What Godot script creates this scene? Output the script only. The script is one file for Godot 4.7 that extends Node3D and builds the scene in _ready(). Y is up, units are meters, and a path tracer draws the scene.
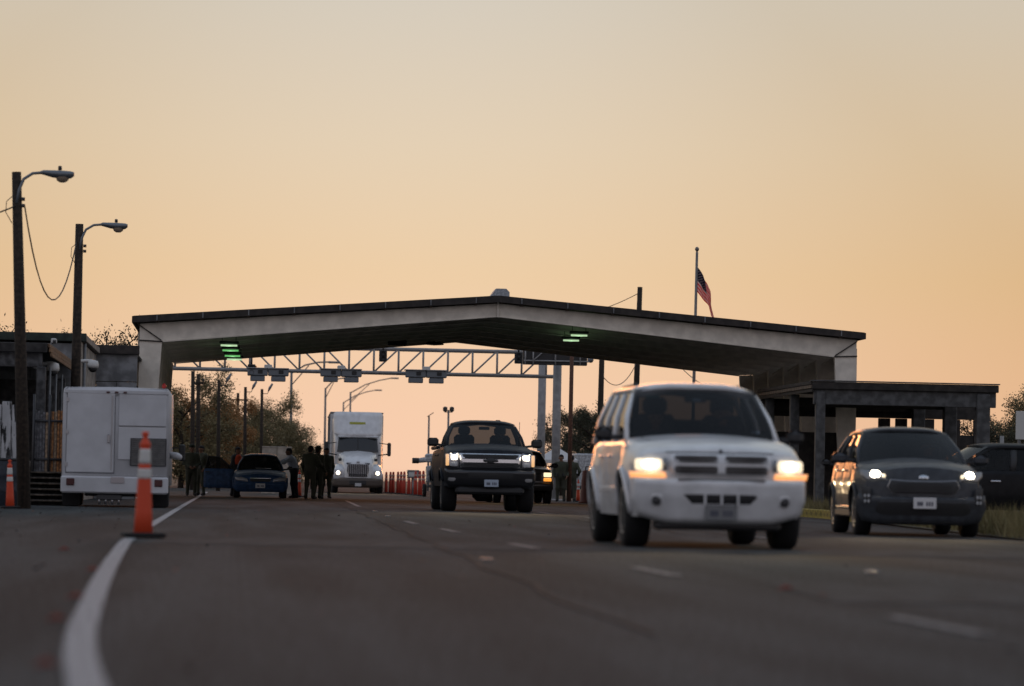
extends Node3D
# A road checkpoint at dusk, seen from low over the road through a long lens.
# x is to the right across the road, -z runs down the road, y is up, metres.

const F := 3500.0        # focal length in pixels of the 1024 wide picture
const CAM_H := 0.645

var cam_basis: Basis
var mats := {}
var tex_cache := {}
var counts := {}
var rng := RandomNumberGenerator.new()

func _ready() -> void:
	rng.seed = 7
	camera_and_light()
	materials()
	build_ground()
	build_canopy()
	build_left_buildings()
	build_right_shelter()
	build_gantry()
	build_trees()
	build_poles()
	build_vehicles()
	build_people()
	build_small_things()

# ---------------------------------------------------------------- camera, sky, sun
func camera_and_light() -> void:
	cam_basis = Basis(Vector3.UP, -atan(277.0 / F)) * Basis(Vector3.RIGHT, atan(140.0 / F)) * Basis(Vector3.BACK, 0.0195)
	var cam := Camera3D.new()
	cam.name = "camera"
	cam.transform = Transform3D(cam_basis, Vector3(0, CAM_H, 0))
	cam.near = 0.5
	cam.far = 6000.0
	var lens := CameraAttributesPhysical.new()
	lens.frustum_focal_length = 123.0
	lens.frustum_focus_distance = 105.0
	lens.exposure_aperture = 1.9
	lens.frustum_near = 0.5
	lens.frustum_far = 6000.0
	cam.attributes = lens
	cam.fov = rad_to_deg(2.0 * atan(343.0 / F))
	add_child(cam)
	cam.current = true

	var env := Environment.new()
	env.background_mode = Environment.BG_SKY
	env.tonemap_mode = Environment.TONE_MAPPER_LINEAR
	env.tonemap_exposure = 1.0
	env.sdfgi_enabled = true
	env.ssao_enabled = true
	env.ssil_enabled = true
	var sky := Sky.new()
	var pano := PanoramaSkyMaterial.new()
	pano.panorama = dusk_sky()
	sky.sky_material = pano
	env.sky = sky
	var we := WorldEnvironment.new()
	we.name = "world_environment"
	we.environment = env
	add_child(we)

	# the sun has just gone: only a weak, wide, warm glow comes from where it set, down the road
	var sun := DirectionalLight3D.new()
	sun.name = "afterglow"
	sun.light_color = Color(1.0, 0.62, 0.36)
	sun.light_energy = 0.12
	sun.light_angular_distance = 12.0
	sun.shadow_enabled = true
	var az := SUN_AZ
	var el := deg_to_rad(4.0)
	var to_sun := Vector3(sin(az) * cos(el), sin(el), -cos(az) * cos(el))
	add_child(sun)
	sun.look_at_from_position(Vector3.ZERO, -to_sun, Vector3.UP)

const SUN_AZ := 0.055

# dusk: warm at the horizon where the sun went down, pale above it, grey blue overhead and behind
func dusk_sky() -> ImageTexture:
	var w := 1024
	var h := 1024
	var im := Image.create(w, h, false, Image.FORMAT_RGBF)
	var west := [[0.0, Vector3(0.94, 0.605, 0.42)], [1.2, Vector3(0.93, 0.61, 0.415)], [3.4, Vector3(0.85, 0.615, 0.385)], [5.5, Vector3(0.775, 0.63, 0.46)], [7.8, Vector3(0.675, 0.605, 0.505)], [16.0, Vector3(0.50, 0.51, 0.48)], [40.0, Vector3(0.36, 0.43, 0.52)], [90.0, Vector3(0.27, 0.35, 0.49)]]
	var east := [[0.0, Vector3(0.45, 0.42, 0.46)], [6.0, Vector3(0.53, 0.48, 0.51)], [14.0, Vector3(0.54, 0.50, 0.55)], [35.0, Vector3(0.42, 0.46, 0.56)], [90.0, Vector3(0.26, 0.33, 0.45)]]
	for y in h:
		var el := 90.0 - 180.0 * (y + 0.5) / h
		var a := col_at(west, maxf(el, 0.0))
		var b := col_at(east, maxf(el, 0.0))
		for x in w:
			var az := TAU * (x + 0.5) / w   # 0 looks down -z
			var d := wrapf(az - SUN_AZ, -PI, PI)
			var f := exp(-d * d / (2.0 * 0.95 * 0.95))
			var c := b.lerp(a, f)
			# the glow is strongest right over the place where the sun went down and reddens to both sides of it
			var f2 := exp(-d * d / (2.0 * 0.12 * 0.12))
			var side := Vector3(0.79, 0.67, 0.48).lerp(Vector3.ONE, maxf(f2, clampf(el / 11.0, 0.0, 1.0)))
			c *= Vector3.ONE.lerp(side, f)
			if el < 0.0:
				c = Vector3(0.06, 0.055, 0.05)
			im.set_pixel(x, y, Color(c.x, c.y, c.z))
	return ImageTexture.create_from_image(im)

func col_at(t: Array, v: float) -> Vector3:
	for i in range(1, t.size()):
		if v <= t[i][0]:
			var f: float = (v - t[i - 1][0]) / (t[i][0] - t[i - 1][0])
			return t[i - 1][1].lerp(t[i][1], f)
	return t[t.size() - 1][1]

func materials() -> void:
	paint("white_paint", 0.68, 0.69, 0.70, 0.35)
	paint("black_paint", 0.008, 0.008, 0.010, 0.45)
	mt("rubber", 0.010, 0.010, 0.0105, 0.9)
	mt("black_plastic", 0.02, 0.02, 0.021, 0.6)
	mt("dark_metal", 0.05, 0.05, 0.053, 0.5, 0.4)
	mt("chrome", 0.65, 0.65, 0.66, 0.18, 1.0)
	mt("alloy", 0.42, 0.42, 0.44, 0.35, 0.9)
	mt("interior", 0.03, 0.028, 0.027, 0.85)
	mt("seat_cloth", 0.05, 0.047, 0.045, 0.9)
	mt("plate_grey", 0.45, 0.46, 0.47, 0.5)
	mt("plate_ink", 0.06, 0.065, 0.09, 0.6)
	glass("windscreen", 0.016, 0.018, 0.019, 0.72)
	glass("tint", 0.012, 0.013, 0.014, 0.93)
	glass("lens", 0.75, 0.75, 0.75, 0.25)
	mt("amber", 0.75, 0.25, 0.02, 0.25)
	mt("red_lens", 0.45, 0.015, 0.012, 0.2)
	worn("cream", 0.72, 0.67, 0.58, 0.75, 3.0, 0.92)
	worn("steel_grey", 0.20, 0.21, 0.22, 0.55, 2.0, 0.8, 0.3)
	worn("dark_trim", 0.035, 0.028, 0.024, 0.7, 2.0, 0.7)
	worn("wood_pole", 0.045, 0.032, 0.022, 0.9, 0.6, 0.55)
	worn("concrete", 0.28, 0.27, 0.25, 0.9, 2.0, 0.75)
	mt("cable", 0.02, 0.02, 0.02, 0.7)
	mt("lamp_housing", 0.16, 0.18, 0.20, 0.5, 0.4)
	mt("orange_plastic", 0.56, 0.055, 0.014, 0.6)
	mt("white_band", 0.5, 0.5, 0.48, 0.5)
# ---------------------------------------------------------------- pixels to places
# a pixel gives a direction; the depth D (metres down the road) comes from the ground or the thing it belongs to
func at(px: float, py: float, D: float) -> Vector3:
	var d := cam_basis * Vector3((px - 512.0) / F, -(py - 343.0) / F, -1.0)
	return Vector3(0, CAM_H, 0) + d * (D / -d.z)

func gx(px: float, D: float) -> float:
	var py := 490.0
	for i in 4:
		py += at(px, py, D).y * F / D
	return at(px, py, D).x

func ground(px: float, py: float) -> Vector3:
	var d := cam_basis * Vector3((px - 512.0) / F, -(py - 343.0) / F, -1.0)
	return Vector3(0, CAM_H, 0) + d * (CAM_H / -d.y)

func hy(px: float, py: float, D: float) -> float:
	return at(px, py, D).y

# ---------------------------------------------------------------- nodes
func thing(called: String, label: String, category: String, where := Vector3.ZERO, turn := 0.0, group := "") -> Node3D:
	var o := Node3D.new()
	name_it(o, called)
	add_child(o)
	o.position = where
	o.rotation.y = turn
	tag(o, label, category, group)
	return o

func name_it(o: Node, called: String) -> void:
	var n: int = counts.get(called, 0)
	counts[called] = n + 1
	o.name = called if n == 0 else "%s_%03d" % [called, n]

func tag(o: Node, label: String, category: String, group := "") -> void:
	o.set_meta("label", label)
	o.set_meta("category", category)
	if group != "":
		o.set_meta("group", group)

func put(called: String, st: SurfaceTool, mat: Material, parent: Node = null) -> MeshInstance3D:
	st.generate_normals()
	return put_mesh(called, st.commit(), mat, parent)

func put_mesh(called: String, mesh: Mesh, mat: Material, parent: Node = null) -> MeshInstance3D:
	var o := MeshInstance3D.new()
	o.mesh = mesh
	o.material_override = mat
	o.cast_shadow = GeometryInstance3D.SHADOW_CASTING_SETTING_ON
	if parent == null:
		name_it(o, called)
		add_child(o)
	else:
		o.name = called
		parent.add_child(o, true)
	return o

func struct_piece(called: String, st: SurfaceTool, mat: Material) -> MeshInstance3D:
	var o := put(called, st, mat)
	o.set_meta("kind", "structure")
	return o

func copy_of(o: Node3D, called: String, label: String, where: Vector3, turn := 0.0, size := 1.0) -> Node3D:
	var c: Node3D = o.duplicate()
	name_it(c, called)
	add_child(c)
	c.position = where
	c.rotation = Vector3(0, turn, 0)
	c.scale = Vector3.ONE * size
	c.set_meta("label", label)
	return c

# ---------------------------------------------------------------- materials (colours are linear base colours)
func noise_tex(freq: float, low: float, high := 1.0, size := 512, kind := FastNoiseLite.TYPE_SIMPLEX_SMOOTH, sd := 1) -> NoiseTexture2D:
	var key := "%s|%s|%s|%s|%s|%s" % [freq, low, high, size, kind, sd]
	if tex_cache.has(key):
		return tex_cache[key]
	var n := FastNoiseLite.new()
	n.noise_type = kind
	n.frequency = freq
	n.seed = sd
	n.fractal_octaves = 5
	var t := NoiseTexture2D.new()
	t.noise = n
	t.width = size
	t.height = size
	t.seamless = true
	var g := Gradient.new()
	g.set_color(0, Color(low, low, low))
	g.set_color(1, Color(high, high, high))
	g.set_offset(0, 0.25)
	g.set_offset(1, 0.75)
	t.color_ramp = g
	tex_cache[key] = t
	return t

func mt(key: String, r: float, g: float, b: float, rough := 0.7, metal := 0.0) -> StandardMaterial3D:
	if mats.has(key):
		return mats[key]
	var m := StandardMaterial3D.new()
	m.albedo_color = Color(r, g, b).linear_to_srgb()
	m.roughness = rough
	m.metallic = metal
	mats[key] = m
	return m

# the same with patchy colour over it: grain, dirt and weathering of a size of `metres`
func worn(key: String, r: float, g: float, b: float, rough := 0.8, metres := 1.5, low := 0.72, metal := 0.0) -> StandardMaterial3D:
	if mats.has(key):
		return mats[key]
	var m := mt(key, r, g, b, rough, metal)
	m.albedo_texture = noise_tex(0.012, low)
	m.uv1_triplanar = true
	m.uv1_world_triplanar = true
	m.uv1_scale = Vector3.ONE / metres
	return m

func paint(key: String, r: float, g: float, b: float, rough := 0.35, metal := 0.0) -> StandardMaterial3D:
	if mats.has(key):
		return mats[key]
	var m := mt(key, r, g, b, rough, metal)
	m.clearcoat_enabled = true
	m.clearcoat = 0.6
	m.clearcoat_roughness = 0.12
	m.albedo_texture = noise_tex(0.01, 0.9)
	m.uv1_triplanar = true
	m.uv1_scale = Vector3.ONE * 0.5
	return m

# dusty dark paint: little gloss left on it
func dull(key: String, r: float, g: float, b: float) -> StandardMaterial3D:
	var m := worn(key, r, g, b, 0.6, 1.2, 0.8)
	m.uv1_world_triplanar = false
	m.metallic_specular = 0.25
	m.clearcoat_enabled = true
	m.clearcoat = 0.12
	m.clearcoat_roughness = 0.25
	return m

func glass(key: String, r: float, g: float, b: float, alpha: float) -> StandardMaterial3D:
	if mats.has(key):
		return mats[key]
	var m := mt(key, r, g, b, 0.03)
	m.metallic_specular = 0.22
	m.transparency = BaseMaterial3D.TRANSPARENCY_ALPHA
	m.albedo_color.a = alpha
	return m

func lit(key: String, r: float, g: float, b: float, energy: float) -> StandardMaterial3D:
	if mats.has(key):
		return mats[key]
	var m := mt(key, 0.6, 0.6, 0.6, 0.2)
	m.emission_enabled = true
	m.emission = Color(r, g, b).linear_to_srgb()
	m.emission_energy_multiplier = energy
	return m

# ---------------------------------------------------------------- shapes
func S(smooth := true) -> SurfaceTool:
	var st := SurfaceTool.new()
	st.begin(Mesh.PRIMITIVE_TRIANGLES)
	st.set_smooth_group(0 if smooth else -1)
	return st

func tri(st: SurfaceTool, a: Vector3, b: Vector3, c: Vector3) -> void:
	st.add_vertex(a)
	st.add_vertex(c)
	st.add_vertex(b)

func quad(st: SurfaceTool, a: Vector3, b: Vector3, c: Vector3, d: Vector3) -> void:
	tri(st, a, b, c)
	tri(st, a, c, d)

func loft(st: SurfaceTool, rings: Array, closed := true, caps := true) -> void:
	for i in rings.size() - 1:
		var a: Array = rings[i]
		var b: Array = rings[i + 1]
		var n := a.size()
		for j in (n if closed else n - 1):
			var k := (j + 1) % n
			quad(st, a[j], a[k], b[k], b[j])
	if caps and closed:
		cap(st, rings[0], true)
		cap(st, rings[rings.size() - 1], false)

func cap(st: SurfaceTool, ring: Array, flip: bool) -> void:
	var c := Vector3.ZERO
	for p in ring:
		c += p
	c /= ring.size()
	for j in ring.size():
		var k := (j + 1) % ring.size()
		if flip:
			tri(st, c, ring[k], ring[j])
		else:
			tri(st, c, ring[j], ring[k])

# box with chamfered edges
func box(st: SurfaceTool, c: Vector3, s: Vector3, ch := 0.0, b := Basis()) -> void:
	st.set_smooth_group(-1)
	var h := s * 0.5
	if ch <= 0.0:
		var p := []
		for k in [[-1, -1], [1, -1], [1, 1], [-1, 1]]:
			p.append(Vector2(k[0] * h.x, k[1] * h.z))
		loft(st, [p.map(func(q): return c + b * Vector3(q.x, -h.y, q.y)), p.map(func(q): return c + b * Vector3(q.x, h.y, q.y))])
		return
	ch = minf(ch, minf(h.x, minf(h.y, h.z)) * 0.9)
	var rings := []
	for lv in [[-h.y, ch], [-h.y + ch, 0.0], [h.y - ch, 0.0], [h.y, ch]]:
		var x: float = h.x - lv[1]
		var z: float = h.z - lv[1]
		var r := []
		for q in [[-x + ch, -z], [x - ch, -z], [x, -z + ch], [x, z - ch], [x - ch, z], [-x + ch, z], [-x, z - ch], [-x, -z + ch]]:
			r.append(c + b * Vector3(q[0], lv[0], q[1]))
		rings.append(r)
	loft(st, rings)

func bx(called: String, c: Vector3, s: Vector3, mat: Material, parent: Node = null, ch := 0.01, b := Basis()) -> MeshInstance3D:
	var st := S(false)
	box(st, c, s, ch, b)
	return put(called, st, mat, parent)

# a bar of w x h between two points
func bar(st: SurfaceTool, a: Vector3, b: Vector3, w: float, h: float, ch := 0.0) -> void:
	var y := (b - a).normalized()
	var x := y.cross(Vector3(0, 0, 1))
	if x.length() < 0.1:
		x = y.cross(Vector3(1, 0, 0))
	x = x.normalized()
	box(st, (a + b) * 0.5, Vector3(w, (b - a).length(), h), ch, Basis(x, y, x.cross(y)))

func tube(st: SurfaceTool, pts: Array, r, n := 8, caps := true) -> void:
	var rings := []
	var up := Vector3(0.13, 0.21, 1).normalized()
	for i in pts.size():
		var d: Vector3 = (pts[mini(i + 1, pts.size() - 1)] - pts[maxi(i - 1, 0)]).normalized()
		var x := d.cross(up).normalized()
		var y := x.cross(d)
		var rr: float = r[i] if r is Array else r
		var ring := []
		for k in n:
			var t := TAU * k / n
			ring.append(pts[i] + (x * cos(t) + y * sin(t)) * rr)
		rings.append(ring)
	loft(st, rings, true, caps)

func tb(called: String, pts: Array, r, mat: Material, parent: Node = null, n := 8) -> MeshInstance3D:
	var st := S()
	tube(st, pts, r, n)
	return put(called, st, mat, parent)

func lathe(st: SurfaceTool, prof: Array, n := 20, xf := Transform3D()) -> void:
	var rings := []
	for p in prof:
		var ring := []
		for k in n:
			var t := TAU * k / n
			ring.append(xf * Vector3(cos(t) * p[0], p[1], -sin(t) * p[0]))
		rings.append(ring)
	loft(st, rings)

func round_rect(x0: float, y0: float, x1: float, y1: float, r := 0.02) -> PackedVector2Array:
	var o := PackedVector2Array()
	for c in [[x1 - r, y1 - r, 0], [x0 + r, y1 - r, 1], [x0 + r, y0 + r, 2], [x1 - r, y0 + r, 3]]:
		for k in 4:
			var t: float = PI / 2 * (c[2] + k / 3.0)
			o.append(Vector2(c[0] + cos(t) * r, c[1] + sin(t) * r))
	return o

func disc(x: float, y: float, r: float, ry := -1.0, n := 16) -> PackedVector2Array:
	var o := PackedVector2Array()
	for k in n:
		o.append(Vector2(x + cos(TAU * k / n) * r, y + sin(TAU * k / n) * (r if ry < 0 else ry)))
	return o

func mirrored(p: PackedVector2Array) -> PackedVector2Array:
	var o := PackedVector2Array()
	for k in p.size():
		var q := p[p.size() - 1 - k]
		o.append(Vector2(-q.x, q.y))
	return o

func edge_dist(p: Vector2, poly: PackedVector2Array) -> float:
	var d := 1e9
	for k in poly.size():
		d = minf(d, p.distance_to(Geometry2D.get_closest_point_to_segment(p, poly[k], poly[(k + 1) % poly.size()])))
	return d

# a panel with rounded edges: the outline laid on the surface `onto`(x, y) -> point, standing `t` proud of it along `out`
func pillow(st: SurfaceTool, poly: PackedVector2Array, onto: Callable, out: Vector3, t: float, b := 0.03, cell := 0.05, base := 0.0) -> void:
	var lo := poly[0]
	var hi := poly[0]
	for p in poly:
		lo = lo.min(p)
		hi = hi.max(p)
	var nx := maxi(1, ceili((hi.x - lo.x) / cell))
	var ny := maxi(1, ceili((hi.y - lo.y) / cell))
	var sx := (hi.x - lo.x) / nx
	var sy := (hi.y - lo.y) / ny
	var put_p := func(q: Vector2) -> Vector3:
		var f := clampf(edge_dist(q, poly) / maxf(b, 0.0001), 0.0, 1.0)
		return onto.call(q.x, q.y) + out * (base + t * sqrt(1.0 - (1.0 - f) * (1.0 - f)))
	for i in nx:
		for j in ny:
			var c := PackedVector2Array([lo + Vector2(i * sx, j * sy), lo + Vector2((i + 1) * sx, j * sy), lo + Vector2((i + 1) * sx, (j + 1) * sy), lo + Vector2(i * sx, (j + 1) * sy)])
			for piece in Geometry2D.intersect_polygons(c, poly):
				var ids := Geometry2D.triangulate_polygon(piece)
				for k in range(0, ids.size(), 3):
					var q0: Vector2 = piece[ids[k]]
					var q1: Vector2 = piece[ids[k + 1]]
					var q2: Vector2 = piece[ids[k + 2]]
					if (q1 - q0).cross(q2 - q0) < 0:
						var w := q1
						q1 = q2
						q2 = w
					tri(st, put_p.call(q0), put_p.call(q1), put_p.call(q2))

# polygon in x,y pushed along z by depth, placed by xf
func prism(st: SurfaceTool, poly: PackedVector2Array, depth: float, xf := Transform3D()) -> void:
	st.set_smooth_group(-1)
	var ids := Geometry2D.triangulate_polygon(poly)
	for k in range(0, ids.size(), 3):
		var q := [poly[ids[k]], poly[ids[k + 1]], poly[ids[k + 2]]]
		tri(st, xf * Vector3(q[0].x, q[0].y, 0), xf * Vector3(q[1].x, q[1].y, 0), xf * Vector3(q[2].x, q[2].y, 0))
		tri(st, xf * Vector3(q[0].x, q[0].y, -depth), xf * Vector3(q[2].x, q[2].y, -depth), xf * Vector3(q[1].x, q[1].y, -depth))
	for k in poly.size():
		var a := poly[k]
		var b := poly[(k + 1) % poly.size()]
		quad(st, xf * Vector3(a.x, a.y, -depth), xf * Vector3(b.x, b.y, -depth), xf * Vector3(b.x, b.y, 0), xf * Vector3(a.x, a.y, 0))

func tab(t: Array, v: float) -> float:
	if v <= t[0][0]:
		return t[0][1]
	for i in range(1, t.size()):
		if v <= t[i][0]:
			return lerpf(t[i - 1][1], t[i][1], (v - t[i - 1][0]) / (t[i][0] - t[i - 1][0]))
	return t[t.size() - 1][1]

func V(x: float, y: float, z: float) -> Vector3:
	return Vector3(x, y, z)

# wire hanging between two points
func sag_line(a: Vector3, b: Vector3, drop: float, n := 14) -> Array:
	var o := []
	for i in n + 1:
		var f := i / float(n)
		o.append(a.lerp(b, f) + Vector3(0, -drop * 4 * f * (1 - f), 0))
	return o
# ---------------------------------------------------------------- ground, road, markings
func sheet(st: SurfaceTool, pts: Array, y: float) -> void:
	var poly := PackedVector2Array()
	for p in pts:
		poly.append(Vector2(p[0], p[1]))
	var ids := Geometry2D.triangulate_polygon(poly)
	for k in range(0, ids.size(), 3):
		var a := poly[ids[k]]
		var b := poly[ids[k + 1]]
		var c := poly[ids[k + 2]]
		if (b - a).cross(c - a) > 0:
			var w := b
			b = c
			c = w
		st.set_normal(Vector3.UP)
		st.add_vertex(V(a.x, y, -a.y))
		st.set_normal(Vector3.UP)
		st.add_vertex(V(b.x, y, -b.y))
		st.set_normal(Vector3.UP)
		st.add_vertex(V(c.x, y, -c.y))

func flat(called: String, pts: Array, y: float, mat: Material, parent: Node = null) -> MeshInstance3D:
	var st := SurfaceTool.new()
	st.begin(Mesh.PRIMITIVE_TRIANGLES)
	sheet(st, pts, y)
	return put_mesh(called, st.commit(), mat, parent)

# a painted stripe along a path of [x, D], width w
func stripe(called: String, path: Array, w: float, y: float, mat: Material, parent: Node) -> MeshInstance3D:
	var l := []
	var r := []
	for i in path.size():
		var a: Array = path[maxi(i - 1, 0)]
		var b: Array = path[mini(i + 1, path.size() - 1)]
		var d := Vector2(b[0] - a[0], b[1] - a[1]).normalized()
		var n := Vector2(-d.y, d.x) * w * 0.5
		l.append([path[i][0] + n.x, path[i][1] + n.y])
		r.push_front([path[i][0] - n.x, path[i][1] - n.y])
	return flat(called, l + r, y, mat, parent)

func g2(px: float, py: float) -> Array:
	var p := ground(px, py)
	return [p.x, -p.z]

func build_ground() -> void:
	var soil := worn("dry_soil", 0.10, 0.085, 0.055, 0.95, 9.0, 0.6)
	var gnd := flat("ground", [[-2500, -60], [2500, -60], [2500, 5000], [-2500, 5000]], 0.0, soil)
	gnd.set_meta("kind", "structure")

	var asphalt := mt("asphalt", 0.131, 0.139, 0.139, 0.95)
	asphalt.metallic_specular = 0.12
	asphalt.albedo_texture = noise_tex(0.045, 0.42, 1.0, 1024, FastNoiseLite.TYPE_SIMPLEX, 3)
	asphalt.uv1_triplanar = true
	asphalt.uv1_world_triplanar = true
	asphalt.uv1_scale = Vector3.ONE * 0.45
	asphalt.detail_enabled = true
	asphalt.detail_albedo = noise_tex(0.006, 0.84, 1.0, 1024, FastNoiseLite.TYPE_SIMPLEX_SMOOTH, 5)
	asphalt.detail_blend_mode = BaseMaterial3D.BLEND_MODE_MUL
	asphalt.detail_uv_layer = BaseMaterial3D.DETAIL_UV_2
	asphalt.uv2_triplanar = true
	asphalt.uv2_world_triplanar = true
	asphalt.uv2_scale = Vector3(0.15, 0.05, 0.012)
	var road := flat("road", [[-22, -20], [10.2, -20], [10.3, 36], [10.6, 47], [12.9, 76], [13.6, 98], [19, 100], [19, 121], [13.5, 140], [13.5, 3000], [-4, 3000], [-4, 150], [-22, 130]], 0.004, asphalt)
	road.set_meta("kind", "structure")

	# a darker relaid strip across the lanes, and the tar over the joint beside the lane dashes
	var patch := worn("asphalt_patch", 0.078, 0.083, 0.083, 0.93, 3.0, 0.8)
	patch.metallic_specular = 0.12
	flat("asphalt_patch", [[-0.9, 33.6], [1.5, 33.3], [4.2, 33.7], [9.4, 33.4], [9.7, 37.2], [5.0, 36.6], [2.0, 37.0], [-1.0, 36.7]], 0.008, patch, road)
	flat("asphalt_patch", [[3.4, 19.5], [6.1, 19.8], [9.4, 18.7], [9.4, 23.4], [6.6, 22.6], [3.6, 23.5]], 0.008, patch, road)
	var tar := mt("tar", 0.042, 0.041, 0.040, 0.9)
	tar.metallic_specular = 0.2
	var path := []
	for i in 60:
		var D := 15.0 + i * 1.4
		path.append([1.78 + (D - 15.0) * 0.0135 + sin(D * 0.9) * 0.05 + sin(D * 2.3) * 0.03, D])
	stripe("tar_seam", path, 0.04, 0.012, tar, road)
	path = []
	for i in 40:
		var D := 44.0 + i * 0.9
		path.append([6.2 + sin(D * 0.5) * 0.14 + sin(D * 1.7) * 0.05, D])
	stripe("tar_seam", path, 0.05, 0.012, tar, road)

	var line := mt("road_paint", 0.55, 0.56, 0.57, 0.8)
	line.albedo_texture = noise_tex(0.05, 0.5, 1.0, 512, FastNoiseLite.TYPE_SIMPLEX, 9)
	line.uv1_triplanar = true
	line.uv1_world_triplanar = true
	line.uv1_scale = Vector3.ONE * 0.8
	line.metallic_specular = 0.2
	# solid edge line, swinging in towards the camera
	var pts := [g2(94, 720), g2(86, 686), g2(81, 665), g2(80, 645), g2(84, 625), g2(90.5, 608), g2(99, 587), g2(111, 564), g2(125, 543)]
	var fine := []
	for i in pts.size() - 1:
		for k in 6:
			var f := k / 6.0
			var a: Array = pts[maxi(i - 1, 0)]
			var b: Array = pts[i]
			var c: Array = pts[i + 1]
			var d: Array = pts[mini(i + 2, pts.size() - 1)]
			var q := Vector2(b[0], b[1]).cubic_interpolate(Vector2(c[0], c[1]), Vector2(a[0], a[1]), Vector2(d[0], d[1]), f)
			fine.append([q.x, q.y])
	fine += [g2(125, 543), [-1.03, 40], [-1.04, 55], [-1.06, 80], [-1.06, 150]]
	stripe("edge_line", fine, 0.12, 0.012, line, road)
	var faded := worn("faded_paint", 0.30, 0.30, 0.30, 0.8, 0.6, 0.55)
	faded.metallic_specular = 0.2
	# lane dashes
	for d in [[890, 618, 986, 637], [634, 568.5, 678, 577.5], [510, 544.3, 537, 549.5], [441, 529.5, 457, 532.8], [405, 521.8, 416, 524.6], [346, 501, 359, 507]]:
		var a := g2(d[0], d[1])
		var b := g2(d[2], d[3])
		stripe("lane_dash", [a, b], 0.11, 0.012, faded, road)
	for D in [44.0, 54.5, 65.0, 75.5]:
		stripe("lane_dash", [[6.75, D - 1.5], [6.75, D + 1.5]], 0.11, 0.012, faded, road)
	# raised studs between the dashes; the last stands for a headlight reflection
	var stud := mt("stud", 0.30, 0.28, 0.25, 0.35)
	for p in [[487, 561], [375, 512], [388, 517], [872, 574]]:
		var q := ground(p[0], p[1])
		bx("stud_and_glint", V(q.x, 0.016, q.z), V(0.1, 0.018, 0.1), stud, road, 0.007)

	# grass verge beside the road with a kerb that is painted yellow for a stretch
	var verge := worn("verge_soil", 0.075, 0.07, 0.035, 0.95, 2.0, 0.55)
	var vg := flat("verge", [[10.2, 10], [10.3, 36], [10.6, 47], [13.0, 76], [13.7, 97], [19.2, 99], [60, 99], [60, 10]], 0.03, verge)
	vg.set_meta("kind", "structure")
	var kerb_path := [[12.05, 67], [12.8, 76], [13.5, 97]]
	var kerb := Node3D.new()
	kerb.name = "kerb"
	kerb.set_meta("kind", "structure")
	add_child(kerb)
	var yellow := worn("kerb_yellow", 0.42, 0.33, 0.04, 0.8, 0.8, 0.5)
	for i in kerb_path.size() - 1:
		var a := Vector2(kerb_path[i][0], kerb_path[i][1])
		var b := Vector2(kerb_path[i + 1][0], kerb_path[i + 1][1])
		var n := int((b - a).length() / 3.0)
		for k in n:
			var p := a.lerp(b, (k + 0.004) / n)
			var q := a.lerp(b, (k + 0.996) / n)
			var st := S(false)
			bar(st, V(p.x + 0.15, 0.065, -p.y), V(q.x + 0.15, 0.065, -q.y), 0.26, 0.13, 0.02)
			put("kerb_stone", st, yellow if p.y > 55 else mats.concrete, kerb)

	# grass tufts on the verge
	var gm := mt("grass_blade", 0.20, 0.165, 0.075, 0.9)
	gm.vertex_color_use_as_albedo = true
	gm.backlight_enabled = true
	gm.backlight = Color(0.12, 0.1, 0.04)
	var st2 := SurfaceTool.new()
	st2.begin(Mesh.PRIMITIVE_TRIANGLES)
	for i in 26000:
		var D := rng.randf_range(38, 96)
		var x0 := tab([[36, 10.3], [47, 10.6], [54, 11.3], [76, 13.1], [97, 13.8]], D)
		var x := x0 + absf(rng.randfn(0, 2.2))
		var hgt := rng.randf_range(0.08, 0.42) * (0.6 + 0.7 * rng.randf())
		var t := rng.randf() * TAU
		var lean := Vector3(rng.randfn(0, 0.35), 0, rng.randfn(0, 0.35)) * hgt
		var s := Vector3(cos(t), 0, sin(t)) * rng.randf_range(0.006, 0.013)
		var base := V(x, 0.028, -D)
		var tone := rng.randf_range(0.55, 1.1)
		st2.set_color(Color(tone, tone * rng.randf_range(0.9, 1.1), tone * 0.9))
		st2.add_vertex(base - s)
		st2.add_vertex(base + s)
		st2.add_vertex(base + lean + Vector3(0, hgt, 0))
	var gr := put("verge_grass", st2, gm)
	gr.set_meta("kind", "stuff")
	tag(gr, "dry unmown grass on the verge beside the grey crossover", "grass")

	# fallen leaves and grit on the tarmac
	var lm := mt("fallen_leaf", 0.15, 0.045, 0.025, 0.9)
	lm.vertex_color_use_as_albedo = true
	var st3 := SurfaceTool.new()
	st3.begin(Mesh.PRIMITIVE_TRIANGLES)
	for i in 900:
		var D := rng.randf_range(9, 75)
		var x := rng.randf_range(-12, -1.1) if rng.randf() < 0.86 else rng.randf_range(-1, 9)
		var p := V(x, 0.012, -D)
		var t := rng.randf() * TAU
		var r := rng.randf_range(0.012, 0.04)
		var u := Vector3(cos(t), 0.25 * rng.randf(), sin(t)) * r
		var v := Vector3(-sin(t), 0.25 * rng.randf(), cos(t)) * r * 0.6
		var tone := rng.randf_range(0.25, 1.0)
		st3.set_color(Color(tone, tone * rng.randf_range(0.8, 1.6), tone))
		for q in [p - u, p + v, p + u, p - u, p + u, p - v]:
			st3.add_vertex(q + Vector3(0, 0.005, 0))
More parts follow.
